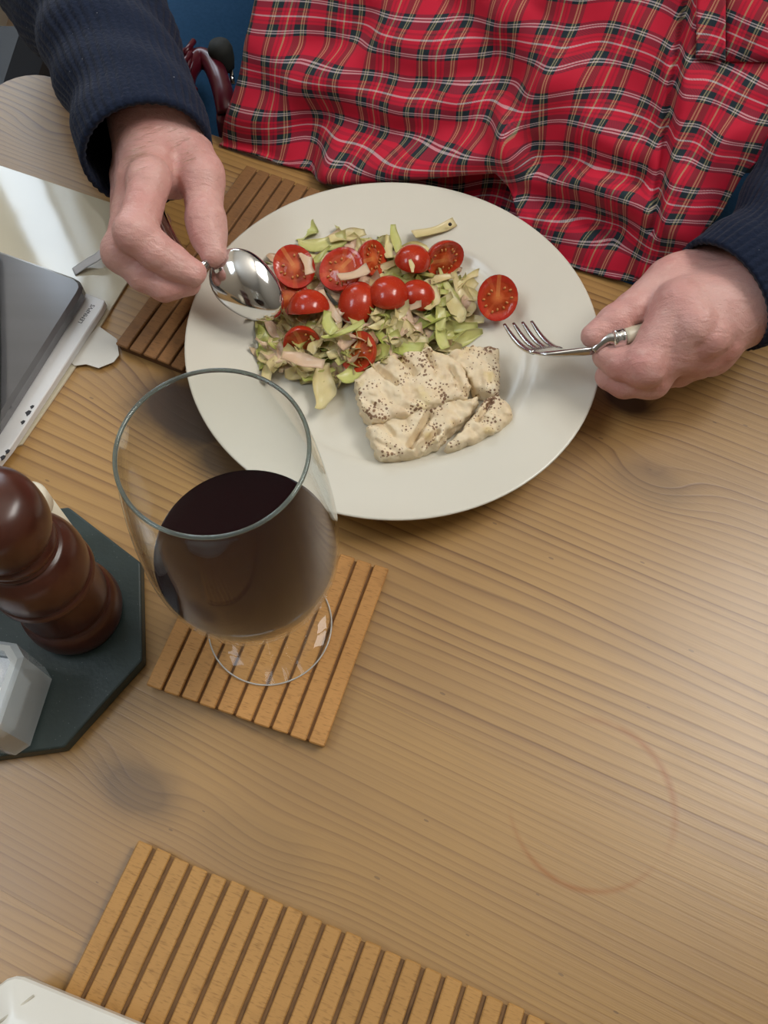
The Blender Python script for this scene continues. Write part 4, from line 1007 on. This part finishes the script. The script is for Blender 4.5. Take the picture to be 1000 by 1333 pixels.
rc0 = P(193, 203, 0.084); rdir = (RE - rc0) / np.linalg.norm(RE - rc0)
rs_v = sleeve(RW, RE, RS, [rc0, rc0 + rdir * 0.06 + np.array([0.002, 0, 0.002]), rc0 + rdir * 0.13, RE, (RE + RS) / 2 + np.array([-0.01, 0.02, -0.01]), RS + np.array([0.02, 0, -0.01])], 0.0412, 0.0560)
lc0 = P(941, 386, 0.068); ldir = (LE - lc0) / np.linalg.norm(LE - lc0)
ls_v = sleeve(LW, LE, LS, [lc0, P(986, 354, 0.072), P(1062, 268, 0.078), LE, (LE + LS) / 2 + np.array([0.01, 0.0, -0.01]), LS + np.array([-0.02, 0, -0.01])], 0.0380, 0.0680)
lo2 = np.array([-0.25, 0.48, -0.30]); hi2 = np.array([0.62, 1.08, 0.52]); Xs = grid(lo2, hi2, 0.012)
tt = smin(sd_cone(Xs, c_ - sv * 0.10, pelvis - sv * 0.09, 0.122, 0.130), sd_cone(Xs, c_ + sv * 0.10, pelvis + sv * 0.09, 0.122, 0.130), 0.05)
tt = smin(tt, sd_cone(Xs, RS, LS, 0.066, 0.066), 0.05)
tt = np.maximum(tt, -(Xs[..., 2] + 0.27))
V4, F4 = surface_nets(tt, lo2, 0.012)
link_mesh('jumper', *join_data([rs_v, ls_v, (V4, F4)]), M['knit'], person, base=PB)
# trousers: hips and thighs going under the table
lo3 = np.array([-0.52, 0.20, -0.75]); hi3 = np.array([0.60, 1.24, 0.04]); Xt = grid(lo3, hi3, 0.014)
kneeR = np.array([-0.38, 0.61, -0.21]); kneeL = np.array([0.28, 0.40, -0.24])
tr_ = smin(sd_cone(Xt, np.array([-0.04, 1.00, -0.18]), kneeR, 0.155, 0.105), sd_cone(Xt, pelvis + sv * 0.10, kneeL, 0.105, 0.075), 0.04)
tr_ = smin(tr_, sd_cone(Xt, kneeR, kneeR + np.array([0.0, 0.0, -0.44]), 0.076, 0.056), 0.02); tr_ = smin(tr_, sd_cone(Xt, kneeL, kneeL + np.array([0, 0.02, -0.44]), 0.072, 0.056), 0.02)
tr_ = smin(tr_, sd_cone(Xt, pelvis - sv * 0.1, pelvis + sv * 0.1, 0.12, 0.12), 0.04)
V5, F5 = surface_nets(tr_, lo3, 0.014)
link_mesh('trousers', V5, F5, M['denim'], person, base=PB)
for kx in (kneeR, kneeL):
    b = kx + np.array([-0.02, -0.06, -0.46]); v, f = tube_data(np.array([b + np.array([0.015, 0.09, -0.01]), b + np.array([0.01, 0.05, 0.0]), b, b + np.array([-0.015, -0.07, -0.012]), b + np.array([-0.02, -0.10, -0.02])]), [0.034, 0.046, 0.044, 0.038, 0.022], 16, flat=0.8)
    link_mesh('shoe', v, f, M['black'], person, base=PB)

# apron: cloth sheet falling from the chest to the table edge, folds as real relief
AN = np.array([-0.9 * 0, 0, 0]); 
def plane_hit(px, py, k=0.90, c=0.452):
    """point of the sloping lap/chest plane  e2 = c + k z  on the ray of a photo pixel"""
    d = ray(px, py); o = np.array([0, 0, CAMH]); n = np.array([E2[0], E2[1], -k]); t = (c - n @ o) / (n @ d); return o + d * t
APN = np.array([-E2[0], -E2[1], 0.90]); APN /= np.linalg.norm(APN)
def seg_d(px, py, pts):
    best = 1e9; side = 0; tt_ = 0
    for i in range(len(pts) - 1):
        a = np.array(pts[i], float); b = np.array(pts[i + 1], float); e = b - a; w = np.array([px, py]) - a; t = min(1, max(0, (w @ e) / (e @ e))); q = w - e * t; dd_ = math.hypot(*q)
        if dd_ < best: best = dd_; side = e[0] * w[1] - e[1] * w[0]; tt_ = (i + t) / (len(pts) - 1)
    return best * (1 if side > 0 else -1), tt_
RIDGES = [  # polyline, half width px, height m, asymmetric (sharp side)
    ([(300, 170), (345, 160), (400, 130), (450, 120), (520, 140)], 26, 0.006, 0),
    ([(330, 60), (390, 110), (440, 95), (500, 60), (560, 60)], 26, 0.007, 0),
    ([(440, 190), (432, 228), (450, 236)], 22, 0.010, 0),
    ([(440, 232), (520, 226), (600, 218), (655, 205), (690, 150), (740, 70), (770, -20)], 28, 0.018, 0),
    ([(520, 150), (580, 165), (640, 130), (700, 60)], 24, 0.006, 0),
    ([(640, 60), (700, 20), (760, -30)], 30, 0.010, 0),
    ([(655, 140), (664, 190), (670, 230)], 14, 0.008, 0),
    ([(912, -40), (893, 72), (874, 216), (862, 299), (845, 340)], 24, 0.012, 0),
    ([(700, 240), (770, 240), (820, 262), (856, 290)], 22, 0.011, 0),
    ([(740, 150), (790, 190), (840, 200)], 30, 0.006, 0),
    ([(1000, 150), (940, 185), (905, 240), (895, 300)], 26, 0.012, 0),
    ([(800, 80), (760, 110), (700, 120)], 26, 0.006, 0),
    ([(930, 130), (980, 120), (1050, 110)], 26, 0.006, 0),
]
VALLEYS = [([(690, 250), (740, 268), (800, 300)], 20, 0.010), ([(430, 150), (520, 175), (610, 160), (670, 100)], 22, 0.008),
           ([(905, -40), (884, 72), (864, 216), (852, 299)], 7, 0.010),
           ([(400, 150), (398, 190), (402, 226)], 22, 0.007), ([(560, 110), (640, 90), (700, 20)], 20, 0.006),
           ([(640, 60), (600, 10), (560, -40)], 24, 0.006), ([(690, 190), (700, 215), (760, 205), (830, 235)], 18, 0.007), ([(480, 20), (460, 60), (400, 60)], 20, 0.004)]
def apron_disp(px, py):
    h = 0.004
    for pts, wd, a, _ in RIDGES:
        d, t = seg_d(px, py, pts); h += a * math.exp(-(d / wd) ** 2) * (0.35 + 0.65 * math.sin(math.pi * min(1, max(0, 0.08 + 0.84 * t))))
    for pts, wd, a in VALLEYS:
        d, t = seg_d(px, py, pts); h -= a * math.exp(-(d / wd) ** 2)
    h += 0.0022 * math.sin(px * 0.021 + py * 0.014) + 0.0016 * math.sin(px * 0.04 - py * 0.033 + 1.0)
    return h
HEM = [(288, 197), (345, 214), (402, 228), (434, 242), (470, 241), (520, 238), (570, 234), (620, 229), (650, 227), (664, 244), (676, 290), (694, 330), (750, 352), (800, 366), (826, 367), (862, 346), (902, 318), (938, 280), (966, 230), (990, 206), (1016, 190), (1100, 165)]
TOPX = (362, 1130); TOPY = -170
def apron_pt(s, t):
    i = s * (len(HEM) - 1); k = min(int(i), len(HEM) - 2); f = i - k
    b = np.array(HEM[k], float) * (1 - f) + np.array(HEM[k + 1], float) * f
    a = np.array([TOPX[0] + (TOPX[1] - TOPX[0]) * (0.5 * s + 0.5 * (b[0] - 288) / 812.0), TOPY])
    q = b + (a - b) * t
    q[0] += 10 * math.sin(math.pi * t) * (1 - s)
    return q
def apron_world(px, py, off=0.0, edge=1.0):
    p = plane_hit(px, py); h = apron_disp(px, py) * edge + off
    w = p + APN * h
    return w
def apron_uv(px, py, p):
    # cloth coordinates: across (leaning with the left hem) and down the slope
    base = plane_hit(px, py)
    v = base @ np.array([E2[0] * 0.67, E2[1] * 0.67, 0.742])
    u = base[:2] @ E1
    lean = (700 - px) / 420.0
    h = apron_disp(px, py)
    v = v + 0.018 * math.exp(-((px - 300) / 90.0) ** 2) + 0.010 * math.sin((px - 350) / 95.0) - 0.10 * u * 0.9 * (1 if px > 640 else 1)
    u = u + 0.25 * (v - 0.35) * lean * 0.35 + 0.35 * h
    return u, v + 0.6 * h
NS, NTT = 150, 84
vs, uv = [], []
for j in range(NTT + 1):
    t = (j / NTT)
    for i in range(NS + 1):
        s = i / NS; q = apron_pt(s, t); e = min(1, 0.25 + t * 6) if (q[0] < 400 or 690 < q[0] < 830) else 1
        w = apron_world(q[0], q[1], edge=e)
        if w[2] < 0.0035 and (w[:2] @ E2) < FARY + 0.004: w[2] = 0.0035 + 0.001 * math.sin(q[0] * 0.08)
        vs.append(w); uv.append(apron_uv(q[0], q[1], w))
k = NS + 1
fs = [(j * k + i, j * k + i + 1, (j + 1) * k + i + 1, (j + 1) * k + i) for j in range(NTT) for i in range(NS)]
# under layer of the cloth that shows below the front flap
UH = [(385, 222), (440, 246), (520, 268), (600, 298), (680, 328), (730, 347)]
n0 = len(vs); na, nb = 60, 24
for j in range(nb + 1):
    for i in range(na + 1):
        x = 385 + (730 - 385) * i / na; yb = np.interp(x, [p[0] for p in UH], [p[1] for p in UH]); y = yb + (185 - yb) * j / nb
        w = apron_world(x, y, -0.020, 0.6) + np.array([0, 0, 0.003 * math.sin(x * 0.06 + y * 0.03)])
        if w[2] < 0.0035: w[2] = 0.0035
        vs.append(w); uv.append(apron_uv(x + 14, y + 22, w))
kk = na + 1
fs += [(n0 + j * kk + i, n0 + j * kk + i + 1, n0 + (j + 1) * kk + i + 1, n0 + (j + 1) * kk + i) for j in range(nb) for i in range(na)]
apron = link_mesh('apron', vs, fs, M['tartan'], person, base=PB, uv=uv)
sm = apron.modifiers.new('solid', 'SOLIDIFY'); sm.thickness = 0.0012; sm.offset = -1
def patch(name, x0, x1, y0, y1, off, du, n=16):
    vs, uv = [], []
    for j in range(n + 1):
        for i in range(n + 1):
            x = x0 + (x1 - x0) * i / n; y = y0 + (y1 - y0) * j / n + 0.03 * (x - x0); edge = min(i, j, n - i, n - j) == 0
            w = apron_world(x, y, off - (0.001 if edge else 0)); vs.append(w); u, v = apron_uv(x, y, w); uv.append((u + du, v + du * 0.7))
    k = n + 1; fs = [(j * k + i, (j + 1) * k + i, (j + 1) * k + i + 1, j * k + i + 1) for j in range(n) for i in range(n)]
    o = link_mesh(name, vs, fs, M['tartan'], apron, base=PB, uv=uv); m = o.modifiers.new('solid', 'SOLIDIFY'); m.thickness = 0.0014; m.offset = -1
    return o
patch('pocket', 944, 1080, -120, 82, 0.0032, 0.012)['label'] = 'stitched tartan pocket'
patch('strap', 906, 944, -120, 81, 0.0050, 0.020)['label'] = 'tartan strap end lying on the apron'

# fine pale hairs on the right wrist and back of the hand
parts = []; hr = random.Random(5)
Vn = np.asarray(V1)
sel = [i for i in range(0, len(Vn), 3)]
centre = P(210, 195, 0.10)
cand = []
for i in sel:
    v = Vn[i]; d = ray(0, 0)
    w = v - np.array([0, 0, CAMH]); dep = w @ _F; px = 500 + FPX * (w @ _R) / dep; py = 666.5 - FPX * (w @ _UP) / dep
    if 172 < px < 258 and 160 < py < 222 and v[2] > 0.088: cand.append((v, px, py))
hr.shuffle(cand)
for v, px, py in cand[:150]:
    dpx = -14 - hr.uniform(0, 8); dpy = 7 + hr.uniform(-3, 5)
    a = v + np.array([0, 0, 0.0001]); dirv = P(px + dpx, py + dpy, v[2])[:2] - P(px, py, v[2])[:2]
    b = a + np.array([dirv[0] * 0.6, dirv[1] * 0.6, 0.0012]); c = a + np.array([dirv[0] * 1.05, dirv[1] * 1.05, 0.0004])
    tv, tf = tube_data(np.array([a, b, c]), [0.00006, 0.00005, 0.00002], 3, caps=False); parts.append((tv, tf))
M['hair'] = simple('pale_brown_hair', (0.42, 0.29, 0.18, 1), 0.5)
if parts:
    hv = link_mesh('wrist_hair', *join_data(parts), M['hair'], person, base=PB); hv['kind'] = 'stuff'; hv['label'] = 'fine pale brown hair on wrist'

# ------------------------------------------------------------------ things beyond the table
fr = tag(empty('tubular_frame', (-0.19, 0.76, FZ)), 'dark maroon metal frame with curved top between jumper sleeve and apron', 'frame')
FB = np.array(fr.location)
zf = -0.045
foot1 = P(300, 205, zf); top1 = P(291, 150, zf)
a1 = [np.array([foot1[0] + 0.01, foot1[1] + 0.02, FZ + 0.004]), np.array([foot1[0] + 0.004, foot1[1] + 0.01, -0.35]), P(302, 196, zf - 0.04), P(296, 150, zf - 0.008), P(288, 112, zf), P(276, 84, zf), P(260, 76, zf), P(246, 90, zf), P(240, 112, zf - 0.004), P(240, 135, zf - 0.015)]
pth = catmull(a1, 8); tv, tf = tube_data(pth, [0.0092] * len(pth), 16); link_mesh('arch_tube', tv, tf, M['maroon'], fr, base=FB)
pq = [P(234, 62, zf + 0.01), P(250, 54, zf + 0.01), P(254, 70, zf + 0.01), P(246, 92, zf + 0.01), P(256, 112, zf), P(248, 142, zf - 0.005), P(241, 136, zf - 0.005)]
bm = bmesh.new(); fa = bm.faces.new([bm.verts.new(p - FB) for p in pq]); r_ = bmesh.ops.extrude_face_region(bm, geom=[fa])
for e in r_['geom']:
    if isinstance(e, bmesh.types.BMVert): e.co.z -= 0.016
bmesh.ops.recalc_face_normals(bm, faces=bm.faces); bmesh.ops.bevel(bm, geom=list(bm.edges), offset=0.002, segments=2, affect='EDGES'); me = bpy.data.meshes.new('bracket'); bm.to_mesh(me); bm.free(); me.materials.append(M['maroon'])
bo = bpy.data.objects.new('bracket', me); col.objects.link(bo); bo.parent = fr
for (x, y) in ((246, 62), (242, 78), (248, 124)):
    c = P(x, y, zf + 0.011); d1 = P(x + 8, y - 11, zf + 0.011) - c; tv, tf = tube_data(np.array([c - d1 * 0.8, c, c + d1 * 0.8]), [0.0026] * 3, 8); link_mesh('rib', tv, tf, M['maroon'], fr, base=FB)
c = P(287, 66, zf + 0.01); lathe('end_cap', [(0.0, -0.016), (0.0105, -0.016), (0.0115, -0.008), (0.0112, 0.002), (0.009, 0.007), (0.0, 0.009)], M['rubber'], fr, 24, tuple(c - FB))
for dx in (0,):
    c = P(301, 92, zf - 0.005); tv, tf = tube_data(np.array([c, c + np.array([0.002, -0.012, -0.004])]), [0.0022, 0.0022], 8); link_mesh('pin', tv, tf, M['steel'], fr, base=FB)
# second leg so that the frame stands
lg = np.array([[a1[-1][0], a1[-1][1], a1[-1][2]], [a1[-1][0] - 0.01, a1[-1][1] + 0.02, -0.3], [a1[-1][0] - 0.015, a1[-1][1] + 0.03, FZ + 0.004]]); pth = catmull(lg, 6)
tv, tf = tube_data(pth, [0.0115] * len(pth), 14); link_mesh('rear_leg', tv, tf, M['maroon'], fr, base=FB)

# dark padded stool beyond the table corner
sc = np.array([-0.555, 0.82, -0.16])
stl = tag(empty('padded_stool', (sc[0], sc[1], FZ)), 'dark navy padded seat beyond the far left table corner', 'stool')
cbox('seat', 0, 0, -0.20 - FZ, 0.30, 0.24, 0.08, 0.022, M['cushion'], stl)
for sx in (-1, 1):
    for sy in (-1, 1): cbox('leg', sx * 0.12, sy * 0.085, (-0.24 - FZ) / 2, 0.03, 0.03, -0.24 - FZ, 0.003, M['leg_wood'], stl)
